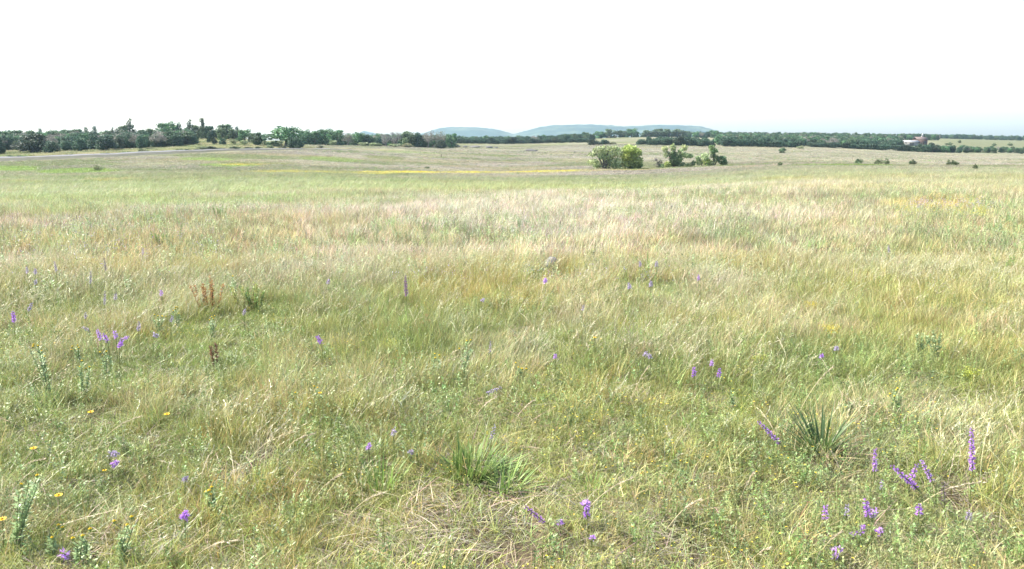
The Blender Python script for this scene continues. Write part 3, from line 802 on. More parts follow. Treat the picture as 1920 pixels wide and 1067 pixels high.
 ('darkshrub', 558, 240, 270, 11, 'short dark bush by the road below the tucked juniper', GS),
 ('darkshrub', 600, 252, 272, 11, 'tiny dark bush by the road where it thins out', GS),
]
for row in TREES: tree(*row)

# trees nobody can tell apart: shared label, one group each
def row_of(kind, us_, Ys, tops, w0, w1, label, group):
    n = len(us_)
    for i, u in enumerate(us_):
        tree(kind, u+trn.uniform(-4, 4), np.interp(u, us_, Ys) if len(Ys) == n else Ys[0], np.interp(u, [us_[0], us_[-1]], tops)+trn.uniform(-1.5, 1.5), trn.uniform(w0, w1), label, group)
row_of('juniper', list(range(858, 1105, 15)), [500], (256, 258), 18, 25, 'dark green juniper in the low band under the blue hills', 'junipers of the band under the blue hills')
row_of('juniper', list(range(1360, 1500, 17)), [398], (257, 262), 24, 32, 'dark juniper at the front edge of the right wood behind the lone round tree', 'junipers on the front edge of the right wood')
us2 = list(range(1520, 1730, 16))
row_of('juniper', us2, [np.interp(u, [1520, 1730], [415, 398]) for u in us2], (264, 271), 22, 30, 'dark juniper at the front edge of the wood where it slopes down to the hedge', 'junipers where the right wood slopes down')

# woods that read as one mass
WSRC = []
for k, n in (('juniper', 4), ('oak', 3), ('bare', 1)):
    for i in range(n):
        c, t = TV[k][i]
        bm_v = []
        g = G()
        for me in (c, t):
            v = np.zeros(len(me.vertices)*3, np.float32); me.vertices.foreach_get('co', v)
            q = np.zeros(len(me.polygons)*4, np.int32); me.loops.foreach_get('vertex_index', q)
            cc = np.zeros(len(me.vertices)*4, np.float32); me.color_attributes['bcol'].data.foreach_get('color', cc)
            g.add(v.reshape(-1, 3), q.reshape(-1, 4), cc.reshape(-1, 4)[:, :3])
        WSRC.append(g.mesh('wood_tree', M_TREE))
WOOD = source_collection('wood_source', WSRC)
def wood(label, regions):
    P = []; S = []; I = []
    for (u0, u1, Y0, Y1, n, h0, h1, kinds) in regions:
        for _ in range(n):
            u = rg.uniform(u0, u1); a = rg.uniform(0, 1)
            Y = (Y0(u) if callable(Y0) else Y0)*(1-a)+(Y1(u) if callable(Y1) else Y1)*a
            x, y, z = on_ground(u, Y); h = rg.uniform(h0, h1)
            P.append((x, y, z-.1)); S.append((h*rg.uniform(.9, 1.4),)*2+(h,)); I.append(rg.integers(4, 8) if rg.random() < kinds else rg.integers(0, 4))
    n = len(P)
    rot = np.stack([np.zeros(n), np.zeros(n), rg.uniform(0, 6.28, n)], 1)
    scatter('woodland', WOOD, P, rot, S, I, np.ones((n, 3)), label, 'woodland')
wood('dense juniper and oak wood filling the left hillside behind the road',
     [(-260, 365, 238, 290, 330, 3.6, 5.0, .35), (-260, 0, 205, 240, 60, 4, 5.5, .2), (-260, 300, 290, 330, 150, 3.0, 4.2, .5)])
wood('oak wood behind the row of trees in the middle distance', [(565, 850, 355, 420, 150, 4.5, 6.0, .7)])
wood('dark wooded band on the plain under the blue hills', [(850, 1110, 515, 600, 220, 4.0, 5.6, .2)])
wood('dark juniper wood covering the long rise on the right',
     [(1345, 1690, lambda u: np.interp(u, [1345, 1520, 1690], [405, 425, 425]), lambda u: np.interp(u, [1345, 1690], [640, 560]), 800, 4.2, 5.6, .25),
      (1300, 1760, 640, 760, 300, 4.0, 5.6, .4), (1160, 1310, 690, 720, 60, 2.2, 3.8, .5), (1085, 1160, 690, 710, 14, 2, 3, .5), (1215, 1330, 398, 425, 50, 3.6, 4.6, .0)])
wood('far dark ridge of trees on the right horizon', [(1690, 2250, 940, 1060, 420, 4.5, 6.5, .3), (-280, -50, 330, 420, 80, 4, 6, .4)])
wood('low green hedge along the far side of the right field',
     [(1735, 1790, 396, 412, 26, 3.0, 4.2, .6), (1800, 2250, 404, 440, 190, 2.4, 3.4, .8)])

# the trees by the draw, built one by one: blobs in photo pixels around the foot
def draw_tree(name, u, v, Y, blobs, stems, n, leaf, label, gap=.15, seed=0, barkc=(.10, .085, .07), grp='trees along the draw'):
    s = Y/F
    x, y, z = on_ground(u, Y)
    r = root(name, (x, y, z), label, 'tree', grp)
    g = G()
    bl = []
    for b in blobs:
        du, dv, rx, rz_, c = b[:5]; dy = b[5] if len(b) > 5 else 0
        bl.append((du*s, dy*s, dv*s, rx*s, rx*s*.9, rz_*s, c))
    crown(g, bl, n, leaf, PAL, seed+77, .15, gap)
    g.build('crown', M_TREE, r)
    t = G(); rr = random.Random(seed)
    for (x0, x1, x2, h, rad) in stems:
        p = [(x0*s, rr.uniform(-2, 2)*s, -.1), ((x0+x1)/2*s, rr.uniform(-2, 2)*s, h*.4*s), (x1*s, rr.uniform(-3, 3)*s, h*.7*s), (x2*s, rr.uniform(-4, 4)*s, h*s)]
        t.tube(p, [rad, rad*.8, rad*.55, rad*.2], barkc, 6)
        for q in range(3):
            b0 = np.array(p[1+q % 2])*.5+np.array(p[2])*.5
            t.tube([b0, b0+np.array((rr.uniform(-6, 6)*s, rr.uniform(-5, 5)*s, rr.uniform(3, 8)*s))], [rad*.4, rad*.12], barkc, 5)
    t.build('trunk', M_BARK, r, True)
GG = (.33, .39, .19); DG = (.15, .23, .10); G3 = (.36, .41, .20)  # darker greens on crown bases and right sides are shade put into leaf colour
draw_tree('willow_tree', 1133, 320, 168, [(-22, 26, 9, 4, GG), (-20, 13, 11, 5, G3), (-10, 34, 11, 7, GG), (3, 37, 12, 6, G3), (12, 28, 12, 9, G3), (-4, 24, 9, 8, GG), (16, 14, 11, 9, GG), (26, 30, 10, 9, G3), (28, 12, 9, 9, GG), (8, 12, 8, 7, GG, 6), (20, 38, 7, 5, G3), (0, 6, 12, 6, GG, 5), (22, 5, 12, 5, GG), (-12, 5, 8, 4, GG, 4), (4, 22, 11, 8, GG, 5)],
    [(0, -10, -20, 30, .22), (1, -3, -8, 38, .24), (2, 6, 10, 38, .22), (3, 14, 22, 36, .2), (9, 18, 28, 34, .16)], 5200, .36, 'wide grey green willow with dark forking stems by the draw', .3, 1)
draw_tree('willow_tree', 1184, 319, 168, [(-4, 36, 13, 8, YG), (8, 30, 12, 9, YG), (-8, 22, 12, 9, YG), (2, 24, 11, 8, (.33, .39, .13)), (12, 14, 10, 9, (.28, .35, .11)), (-6, 10, 12, 9, (.33, .38, .12)), (4, 8, 11, 7, (.25, .31, .11)), (16, 6, 6, 5, (.22, .28, .10))],
    [(-2, -5, -6, 36, .2), (2, 8, 10, 34, .2), (0, 0, 2, 40, .18)], 4800, .38, 'bright yellow green willow touching the grey green one', .08, 2)
draw_tree('willow_tree', 1266, 316, 172, [(-19, 34, 6, 6, G3), (-15, 24, 6, 6, GG), (-4, 36, 6, 8, GG), (-3, 24, 7, 7, (.18, .25, .12)), (-2, 12, 9, 10, (.13, .19, .09)), (6, 16, 9, 8, (.16, .23, .11)), (12, 28, 8, 7, GG), (17, 36, 6, 6, G3), (22, 22, 10, 4, GG), (29, 21, 6, 3, GG), (10, 6, 9, 5, (.15, .22, .10)), (-12, 6, 8, 6, YG)],
    [(-2, -12, -18, 36, .18), (-1, -2, -4, 36, .2), (1, 10, 17, 38, .2), (3, 14, 26, 22, .12)], 3600, .36, 'open crowned tree of upright plumes right of the willows', .22, 3)
draw_tree('small_tree', 1337, 313, 172, [(-2, 34, 6, 5, DG), (2, 28, 8, 5, DG), (1, 20, 5, 5, (.14, .21, .09)), (6, 14, 6, 6, DG), (17, 12, 9, 8, (.09, .15, .07)), (22, 5, 7, 5, DG), (-14, 17, 8, 8, G3), (-10, 8, 10, 7, YG), (-27, 14, 5, 5, GG), (-24, 7, 6, 5, G3), (-3, 5, 9, 5, GG)],
    [(2, 2, -2, 34, .18), (3, 9, 16, 14, .16), (-6, -11, -14, 20, .12), (-18, -24, -27, 14, .1)], 3400, .34, 'dark two lobed tree with a pale left side, rightmost by the draw', .18, 4)
draw_tree('sapling', 1236, 316, 170, [(-2, 6, 6, 5, GRY), (3, 12, 4, 4, GRY), (-5, 16, 3, 3, GRY), (6, 4, 6, 4, GG)], [(0, -2, -5, 18, .06), (1, 4, 6, 14, .05)], 500, .3, 'thin greyish sapling left of the open crowned tree', .35, 5)
draw_tree('sapling', 1296, 315, 171, [(0, 4, 6, 4, GG), (6, 7, 4, 5, DG), (-6, 3, 5, 3, GG)], [(0, 2, 4, 9, .05)], 600, .3, 'low dark sapling clump between the two rightmost draw trees', .2, 6)

# ------------------------------------------------------------------ blue hills
def hills():
    pu = [500,600,672,690,708,740,800,828,850,900,935,962,985,1010,1045,1100,1140,1165,1225,1265,1300,1330,1370,1500]
    pv = [266,264,257,247,250,262,250,241,239,239.5,244,252,246,239,235.5,234,235.5,238,235,235,238,246,258,268]
    uu = np.linspace(500, 1500, 420); yy = np.linspace(2700, 4100, 60)
    U, Y = np.meshgrid(uu, yy)
    b = (CY-np.interp(U, pu, pv))/F
    top = EYE+(-SP+b*CP)/(CP+b*SP)*3300
    prof = sst(2700, 3250, Y)*(1-sst(3350, 4100, Y))
    Xw = (U-CX)/F*1.0164*Y
    Zw = -14+(top+14)*prof
    Zw = Zw+(fbm(Xw*.012, Y*.012, 201, 4)-.5)*9*prof+(vnoise(Xw*.06, Y*.06, 211)-.5)*3.5*prof
    V = np.stack([Xw.ravel(), Y.ravel(), Zw.ravel()], 1)
    i = np.arange(59)[:, None]*420; j = np.arange(419)[None]
    Q = np.stack([i+j, i+j+1, i+j+421, i+j+420], -1).reshape(-1, 4)
    n = fbm(Xw.ravel()*.01, Y.ravel()*.02, 221, 5)
    C = mixc(np.tile(np.array((.022, .046, .04)), (len(V), 1)), np.array((.06, .085, .06)), sst(.5, .75, n))
    link('hills', mesh('hills', V, Fq=Q, col=C, mat=plain('wooded_hill', .02, .95, .6, 1.3, .2), smooth=False), kind='structure', label='low wooded blue hills on the horizon')
hills()

# ------------------------------------------------------------------ road on its low bank
def road():
    us_ = np.linspace(-300, 660, 90)
    ry = np.interp(us_, [-300, 0, 150, 300, 450, 600, 700, 770], [166, 170, 180, 195, 213, 245, 270, 288])
    ry = gsm(ry[None], 6, 1)[0]
    gb, gt = G(), G()
    def strip(offs, hts, cols, gg):
        V = []; C = []
        for u, Y in zip(us_, ry):
            x, y, z = on_ground(u, Y)
            k = float(np.interp(u, [0, 300, 450, 660], [1, .75, .5, .2])); ko = float(np.interp(u, [0, 300, 450, 660], [1, .85, .5, .3]))
            d = np.array((x, y)); d = d/np.linalg.norm(d)
            for o_, h_, c in zip(offs, hts, cols):
                o_ = o_*ko
                px, py = x+d[0]*o_, y+d[1]*o_
                V.append((px, py, zs(px, py)*(1-.0)+h_*k)); C.append(c)
        m = len(offs); n = len(us_)
        Q = [(i*m+j, i*m+m+j, i*m+m+j+1, i*m+j+1) for i in range(n-1) for j in range(m-1)]
        gg.add(V, Q, np.array(C))
    dk = (.065, .065, .045)
    strip([-7, -5.5, -3.4, -3.0], [-.2, .15, .60, .68], [(.13, .13, .08), dk, dk, (.12, .11, .09)], gb)
    strip([-3.0, 0, 2.6, 3.4], [.685, .78, .78, .1], [(.10, .10, .105), (.12, .12, .125), (.10, .10, .105), (.13, .13, .08)], gt)
    gb.build('road_bank', plain('bank_soil', .8, .95, .6, 1.4, .3), None, True, kind='structure', label='dark weedy bank below the gravel road')
    gt.build('road', M_ROAD, None, True, kind='structure', label='pale gravel road curving along the foot of the left hill')
road()

# ------------------------------------------------------------------ house, shed, tank, stones, post
def box(g, x0, x1, y0, y1, z0, z1, c):
    V = [(x, y, z) for z in (z0, z1) for y in (y0, y1) for x in (x0, x1)]
    g.add(V, [(0,2,3,1),(4,5,7,6),(0,1,5,4),(2,6,7,3),(0,4,6,2),(1,3,7,5)], c)
def gable(g, x0, x1, y0, y1, z0, z1, c, ov=.3):
    ym = (y0+y1)/2; x0 -= ov; x1 += ov; y0 -= ov; y1 += ov; t = .15
    V = []
    for dz in (0, t):
        V += [(x0, y0, z0+dz), (x1, y0, z0+dz), (x0, ym, z1+dz), (x1, ym, z1+dz), (x0, y1, z0+dz), (x1, y1, z0+dz)]
    g.add(V, [(0,2,3,1),(2,4,5,3),(6,7,9,8),(8,9,11,10),(0,1,7,6),(4,10,11,5),(0,6,8,2),(2,8,10,4),(1,3,9,7),(3,5,11,9)], c)
def house():
    x, y, z = on_ground(1724, 500)
    z -= .3
    r = root('farmhouse', (x, y, z), 'small red brown house with a low gable roof on the right slope', 'house')
    g = G(); box(g, -3.2, 3.2, -3, 3, -1, 3.4, (.13, .085, .07))
    g.add([(-3.2, -3, 3.4), (-3.2, 3, 3.4), (-3.2, 0, 4.6), (3.2, -3, 3.4), (3.2, 3, 3.4), (3.2, 0, 4.6)], [(0, 1, 2, 2), (3, 5, 4, 4)], (.13, .085, .07)) if False else None
    g.build('wall', M_WALL, r)
    g = G(); gable(g, -3.2, 3.2, -3, 3, 3.4, 5.0, (.13, .10, .09)); rf = g.build('roof', M_WALL, r)
    g = G(); box(g, .9, 1.5, .4, 1, 4.2, 5.6, (.35, .3, .27)); g.build('chimney', M_WALL, rf)
    for wx in (-1.9, 1.7):
        g = G(); box(g, wx-.5, wx+.5, -3.06, -2.98, 1.2, 2.5, (.3, .3, .29)); w_ = g.build('window', M_WALL, r)
        g = G(); box(g, wx-.4, wx+.4, -3.09, -3.05, 1.3, 2.4, (.04, .05, .06)); g.build('pane', M_WALL, w_)
    g = G(); box(g, -.5, .45, -3.07, -2.98, 0, 2.1, (.2, .15, .12)); g.build('door', M_WALL, r)
    x, y, z = on_ground(1706, 480)
    r = root('shed', (x, y, z+.2), 'low white roofed shed left of the red brown house', 'shed')
    g = G(); box(g, -4, 4, -2, 2, -1.0, 1.9, (.25, .24, .22)); g.build('wall', M_WALL, r)
    g = G(); gable(g, -4, 4, -2, 2, 1.9, 2.9, (.27, .27, .27), .4); g.build('roof', M_WALL, r)
    g = G(); box(g, -1.2, 1.2, -2.06, -1.98, -.5, 1.6, (.12, .11, .1)); g.build('door', M_WALL, r)
    x, y, z = on_ground(1728, 515)
    r = root('water_tank', (x, y, z), 'small white tank on legs behind the red brown house', 'tank')
    g = G(); g.tube([(0, 0, 5.0), (0, 0, 5.1), (0, 0, 6.6), (0, 0, 6.9)], [.15, .5, .5, .15], (.4, .4, .4), 12); g.build('tank', M_WALL, r, True)
    for a in range(4):
        g = G(); c, s = math.cos(a*PI/2+.7), math.sin(a*PI/2+.7)
        g.tube([(c*1.1, s*1.1, -.5), (c*.6, s*.6, 5.1)], [.09, .07], (.4, .4, .4), 5); g.build('leg', M_WALL, r)
house()
def stone(u, Y, w_, h_, seed, label, c=(.20, .19, .18), grp=None):
    x, y, z = on_ground(u, Y); s = Y/F
    bpy_r = np.random.default_rng(seed); nu, nv = 14, 8; V = []
    for j in range(nv+1):
        for i in range(nu):
            a = 2*PI*i/nu; b = -PI/2+PI*j/nv
            d = np.array((math.cos(a)*math.cos(b), math.sin(a)*math.cos(b), math.sin(b)))
            q = .75+.5*float(vnoise(d[0]*1.7+seed, d[1]*1.7+d[2]*2.3, seed))
            V.append((d[0]*q*w_*s*.55, d[1]*q*w_*s*.45, d[2]*q*h_*s*.9))
    Q = [(j*nu+i, j*nu+(i+1) % nu, (j+1)*nu+(i+1) % nu, (j+1)*nu+i) for j in range(nv) for i in range(nu)]
    o = link('boulder', mesh('boulder', V, Fq=Q, col=np.tile(c, (len(V), 1)), mat=M_ROCK), label=label, category='rock')
    o.location = (x, y, z+.1*h_*s); o.rotation_euler = (0, 0, bpy_r.uniform(0, 3))
    if grp: o['group'] = grp
for i, (u, Y, w_, h_, lb) in enumerate([
    (857, 372, 13, 4.5, 'dark stone at the left end of the stone line in the middle distance'), (872, 370, 9, 3, 'second stone in the line in the middle distance'),
    (890, 368, 22, 3, 'long flat grey stone in the middle of the stone line'), (917, 362, 15, 4.5, 'light topped stone at the right end of the stone line'), (930, 360, 9, 3, 'small dark stone touching the light topped one'),
    (995, 322, 26, 4, 'wide dark mound of stone alone in the centre field'), (1078, 300, 5, 2, 'tiny dark stone left of the willows in the pale field'),
    (1731, 150, 5, 2.5, 'dark stone left of the row of stones in the right field'), (1748, 148, 7, 3, 'middle dark stone in the right field'),
    (1765, 146, 14, 3, 'long dark stone left of the grey dark bush'), (1851, 146, 6, 2.5, 'small dark stone far right in the field')]):
    stone(u, Y, w_, h_, 300+i, lb, (.10, .095, .09), 'stones in the far fields')
p = hit(1033, 503, 0.05)
x, y, z = p
Yr = y
stone(1033, Yr, 46, 26, 401, 'grey limestone rock half sunk in the pale grass near the centre', (.15, .145, .145))
x, y, z = on_ground(827, 230)
r = root('fence_post', (x, y, z), 'short dark post alone in the meadow above the yellow strip', 'post')
g = G(); g.tube([(0, 0, -.1), (.02, 0, .5), (.03, 0, .9)], [.11, .10, .09], (.08, .06, .05), 8); g.build('post', M_BARK, r)
g = G(); g.tube([(.03, 0, .9), (.03, 0, .96)], [.12, .05], (.1, .08, .07), 8); g.build('cap', M_BARK, r)

# ------------------------------------------------------------------ near plants
PUR = (.42, .19, .62); PUR2 = (.52, .31, .68); PURF = (.40, .33, .47); STM = (.17, .20, .07); SIL = (.29, .39, .18)
frn = np.random.default_rng(21)
def spike_flower(uv0, uv1, label, col=PUR, stem=.22, width=1.0, dens=1.0):
    """blazing star: stem from the ground to the spike base, then a spike of small tufted florets"""
    gx, gy, gz = hit(uv0[0], uv0[1], stem)
    p0 = np.array((gx, gy, gz)); q = np.array(ray(uv1[0], uv1[1], gy-frn.uniform(-.03, .03)))
    d = q-p0; L = np.linalg.norm(d); dn = d/L
    foot = np.array((gx-d[0]*.25, gy+frn.uniform(-.04, .04), 0)); foot[2] = zs(foot[0], foot[1])-.02
    r = root('blazing_star', tuple(foot), label, 'wildflower', 'purple flower spikes in the prairie')
    p0 = p0-foot; q = q-foot
    g = G(); mid = p0*.5+np.array((0, 0, .03*1))
    mid[0] = p0[0]*.35; g.tube([(0, 0, 0), mid, p0, p0+d*.5, q], [.0035, .003, .003, .0025, .0012], STM, 5)
    g.build('stem', M_PL, r, True)
    g = G(); k = 26; t = frn.uniform(.1, 1, k); P = np.where(t[:, None] < .5, mid*t[:, None]*2, mid+(p0-mid)*(t[:, None]*2-1)); a = frn.uniform(0, 6.28, k)
    D = np.stack([np.cos(a), np.sin(a), frn.uniform(.3, 1.2, k)], 1)
    g.leaf(P, D, np.stack([-np.cos(a), -np.sin(a), np.ones(k)], 1), frn.uniform(.04, .10, k), .005, np.array(STM)*frn.uniform(.8, 1.5, (k, 1)))
    g.build('leaves', M_PL, r)
    g = G(); nf = max(8, int(L/.0085*dens))
    A = np.cross(dn, (.3, .9, .2)); A /= np.linalg.norm(A); B = np.cross(dn, A)
    tt = (np.arange(nf)+.5)/nf
    for i in range(nf):
        th = i*2.4; rad = .018*width*(1-.55*tt[i]**2)*(.6+.4*min(1, tt[i]*8+.3))
        c = p0+d*tt[i]; o_ = A*math.cos(th)+B*math.sin(th)
        m = 11
        D = o_*1.0+dn*.35+frn.normal(0, .55, (m, 3))
        lum = frn.uniform(.75, 1.45, (m, 1))
        cc = np.array(col)*lum+np.array((.10, .10, .08))*(frn.random((m, 1)) < .25)
        g.leaf(np.tile(c+o_*.003, (m, 1)), D, frn.normal(0, 1, (m, 3)), rad*frn.uniform(.8, 1.35, m), .0042*width, np.clip(cc, 0, .9))
        D = o_+dn*.8+frn.normal(0, .2, (3, 3))
        g.leaf(np.tile(c, (3, 1)), D, frn.normal(0, 1, (3, 3)), .009*width, .004, (.17, .16, .12))
    g.build('flower_spike', M_PET, r)
SPK = [
 # bottom right corner group
 ((1823, 882), (1822, 804), 'tallest upright bright purple spike in the bottom right corner', PUR, .24, 1.15),
 ((1640, 884), (1641, 841), 'short upright purple spike right of the yucca', PUR, .16, 1.0),
 ((1719, 915), (1672, 873), 'long purple spike leaning left, left arm of the V beside the corner', PUR, .10, 1.15),
 ((1706, 906), (1720, 869), 'purple spike forming the right arm of the V', PUR, .11, 1.1),
 ((1748, 902), (1726, 861), 'pale purple spike leaning left just right of the V', PUR2, .12, 1.0),
 ((1547, 975), (1548, 947), 'small purple spike at the left of the low row in the bottom right', PUR, .12, 1.1),
 ((1587, 968), (1589, 944), 'thin faded purple spike between the first and the doubled spike of the low row', PURF, .12, .8),
 ((1628, 968), (1622, 934), 'left half of the doubled purple spike in the low row', PUR, .12, 1.15),
 ((1636, 972), (1642, 951), 'right shorter half of the doubled purple spike in the low row', PUR2, .11, 1.15),
 ((1723, 966), (1724, 947), 'stubby oval purple flower head at the right of the low row', PUR, .13, 1.3),
 ((1592, 1006), (1614, 999), 'purple spike lying almost flat, lower arm of a bent pair', PUR, .07, 1.1),
 ((1612, 1001), (1620, 983), 'purple spike rising from the bent pair', PUR, .07, 1.1),
 ((1643, 999), (1655, 993), 'tiny pale purple tuft right of the bent pair', PUR2, .08, 1.2),
 ((1560, 1036), (1581, 1027), 'purple cluster lowest in the bottom right', PUR2, .08, 1.3),
 ((1564, 1047), (1570, 1040), 'small purple tuft just under the lowest cluster', PUR2, .07, 1.1),
 ((1653, 918), (1655, 899), 'dim purple spike in the shade below the short upright one', PURF, .10, .9),
 ((1770, 940), (1769, 903), 'withered brownish spike standing below the tallest one', (.22, .17, .18), .14, .8),
 ((1816, 972), (1817, 960), 'faint lilac tuft near the right edge below the withered spike', PURF, .12, 1.1),
 ((1463, 832), (1422, 790), 'long purple spike leaning left, just left of the yucca', PUR, .10, 1.0),
 # bottom centre
 ((1022, 980), (984, 949), 'dark purple spike leaning left over the bare patch at the bottom centre', (.33, .15, .45), .07, .95),
 ((1101, 968), (1099, 950), 'lower part of the two headed purple flower at the bottom centre', PUR, .10, 1.3),
 ((1094, 950), (1104, 940), 'rounded upper head of the two headed purple flower', PUR2, .14, 1.6),
 ((1050, 985), (1051, 975), 'small lilac tuft right of the leaning dark spike', PUR2, .08, 1.2),
 ((1110, 1012), (1112, 1004), 'tiny purple tuft below the two headed flower', PUR2, .07, 1.1),
 # centre right
 ((1302, 706), (1301, 688), 'upright purple head, left one of a pair right of centre', PUR, .22, 1.3),
 ((1347, 706), (1350, 691), 'upright purple head, right one of a pair right of centre', PUR, .22, 1.2),
 ((1334, 686), (1335, 676), 'faint lilac head between and above the pair right of centre', PUR2, .25, 1.1),
 ((1208, 668), (1213, 660), 'faint lilac head left of the pair right of centre', PURF, .25, 1.3),
 ((1220, 672), (1216, 664), 'second faint lilac head touching the first, left of the pair', PURF, .25, 1.2),
 ((1041, 672), (1041, 664), 'small lilac head below the dense centre grass', PUR2, .25, 1.2),
 ((1540, 672), (1541, 664), 'small purple head among tan grass, lower of two on the right', PUR, .25, 1.3),
 ((1568, 658), (1569, 649), 'pale lilac head, upper of two on the right', PURF, .25, 1.3),
 ((919, 662), (919, 640), 'thin dull purple spike left of the centre line', PURF, .2, .8),
 # centre
 ((762, 555), (760, 517), 'tall dark thin spike standing alone in the middle of the meadow', (.25, .13, .27), .3, 1.5),
 ((603, 643), (594, 630), 'single bright purple head left of centre', PUR, .25, 1.4),
 ((912, 738), (940, 726), 'grey purple spike bent over to the right at mid centre', PURF, .2, 1.0),
 ((921, 824), (928, 795), 'grey purple spike above the broad leaved tussock', PURF, .16, .9),
 ((691, 843), (692, 831), 'small pink purple head left of the tussock, lower of two', PUR2, .15, 1.2),
 ((738, 816), (739, 803), 'small pink purple head left of the tussock, upper of two', PURF, .17, 1.2),
 ((768, 850), (775, 845), 'flat lilac tuft between the two small heads and the tussock', PURF, .12, 1.2),
 # bottom left
 ((205, 852), (222, 850), 'upper pale purple cluster of a pair in the bottom left', PURF, .16, 1.4),
 ((210, 872), (220, 866), 'lower purple cluster of a pair in the bottom left', PUR2, .14, 1.5),
 ((347, 972), (347, 962), 'round purple flower alone at the bottom left', PUR, .14, 1.8),
 ((347, 902), (349, 894), 'faint purple tuft above the round purple flower', PURF, .14, 1.2),
 ((118, 1036), (128, 1046), 'lilac flower at the very bottom left among yellow heads', PUR2, .1, 1.5),
 # left cluster
 ((27, 605), (24, 585), 'bright purple spike by the left edge', PUR, .25, 1.5),
 ((54, 582), (60, 568), 'purple spike leaning right beside the left edge', PURF, .25, 1.2),
 ((189, 638), (182, 618), 'leftmost spike of the dense purple cluster on the left', PUR2, .25, 1.3),
 ((202, 641), (194, 626), 'second spike of the dense purple cluster, leaning left', PUR, .25, 1.4),
 ((218, 635), (214, 620), 'highest spike of the dense purple cluster', PUR2, .26, 1.4),
 ((224, 652), (228, 638), 'lowest spike of the dense purple cluster', PUR, .23, 1.6),
 ((229, 637), (240, 631), 'spike pointing right out of the dense purple cluster', PUR2, .25, 1.3),
 ((168, 620), (154, 613), 'nearly flat lilac spike left of the dense cluster', PURF, .25, 1.2),
 ((260, 621), (261, 603), 'spike standing right of the dense purple cluster', PURF, .25, 1.2),
 ((287, 626), (298, 632), 'lilac tuft right of the dense cluster beside green stems', PURF, .25, 1.5),
 ((303, 555), (302, 544), 'lone pale purple head above the dense cluster', PUR2, .28, 1.5),
 ((199, 508), (195, 484), 'dark headed thin spike high in the left meadow', (.24, .18, .28), .3, 1.1),
 ((170, 532), (170, 508), 'faint upright spike below the dark headed one', PURF, .3, .9),
 ((106, 510), (102, 490), 'lilac spike in the left meadow row, third from the edge', PURF, .3, 1.1),
 ((51, 513), (50, 500), 'lilac spike in the left meadow row nearest to the edge', PURF, .3, 1.3),
 ((66, 515), (66, 503), 'lilac spike in the left meadow row, second from the edge', PURF, .3, 1.4),
 ((67, 534), (67, 524), 'short lilac spike under the left meadow row', PURF, .3, 1.3),
 ((196, 572), (197, 546), 'greyish tall spike above the dense cluster', PURF, .26, .9),
 ((216, 562), (217, 550), 'short mauve head right of the greyish tall spike', PURF, .28, 1.2),
 ((161, 598), (160, 586), 'tiny mauve head left of the greyish tall spike', PURF, .25, 1.1),
 ((458, 590), (459, 580), 'small purple head right of the rusty stems', PURF, .28, 1.3),
 ((321, 604), (323, 592), 'mauve head between green stems left of the rusty plant', PURF, .25, 1.2),
 ((268, 478), (268, 464), 'faint upright lilac spike in the back left meadow', PURF, .3, 1.2),
 # middle line
 ((1023, 531), (1022, 522), 'purple tuft below the limestone rock', PUR2, .3, 2.0),
 ((1181, 542), (1179, 530), 'lilac tuft left of the small yucca foot', PURF, .3, 1.8),
 ((1220, 538), (1221, 527), 'lilac tuft under the small yucca', PURF, .3, 1.6),
 ((1201, 500), (1200, 490), 'faint purple tuft over the left side of the small yucca', PURF, .32, 1.6),
 ((1231, 500), (1231, 490), 'faint purple tuft over the right side of the small yucca', PURF, .32, 1.8),
 ((1310, 526), (1310, 515), 'thin purple spike right of the small yucca', PUR, .3, 1.2),
 ((1092, 582), (1095, 571), 'faint mauve spike in the centre grass', PURF, .28, 1.0),
 ((903, 565), (908, 560), 'small mauve tuft left of the centre line', PURF, .28, 1.4),
 ((615, 532), (617, 524), 'faint mauve tuft left of the tall dark spike', PURF, .28, 1.5),
 ((1667, 474), (1666, 460), 'faint upright lilac spike in the right meadow', PURF, .3, 1.2),
]
for s in SPK: spike_flower(*s)

# distant purple and yellow drift on the right
def drift(name, pts_fn, n, col, label, size=.03):
    g = G(); P = []
    for _ in range(n):
        u, v = pts_fn(); x, y, z = hit(u, v, .25, 12, 60); P.append((x, y, z+frn.uniform(-.05, .12)))
    P = np.repeat(np.array(P), 6, 0)+frn.normal(0, .035, (n*6, 3)); m = len(P)
    g.leaf(P, frn.normal(0, 1, (m, 3))+np.array((0, 0, .8)), frn.normal(0, 1, (m, 3)), size*frn.uniform(.7, 1.5, m), size*.6, np.clip(np.array(col)*frn.uniform(.7, 1.4, (m, 1)), 0, .9))
    g.build(name, M_PET, None, kind='stuff', label=label, category='wildflowers')
drift('wildflowers', lambda: (frn.choice([frn.normal(1722, 10), frn.normal(1765, 22), frn.normal(1830, 28)]), frn.normal(382, 4.5)), 200, PURF, 'drift of distant purple flowers in the right meadow', .02)
drift('wildflowers', lambda: (frn.choice([frn.normal(1700, 20), frn.normal(1790, 26), frn.normal(1840, 10)]), frn.normal(396, 5)), 260, (.5, .44, .07), 'drift of yellow flowers just below the purple one on the right', .018)
drift('wildflowers', lambda: (frn.uniform(700, 1300), frn.normal(524, 12)), 70, PURF, 'thin scatter of mauve flowers across the middle of the meadow', .02)
drift('wildflowers', lambda: (frn.uniform(0, 420), frn.normal(440, 28)), 160, PURF, 'haze of mauve flowers in the pinkish grass on the left', .02)

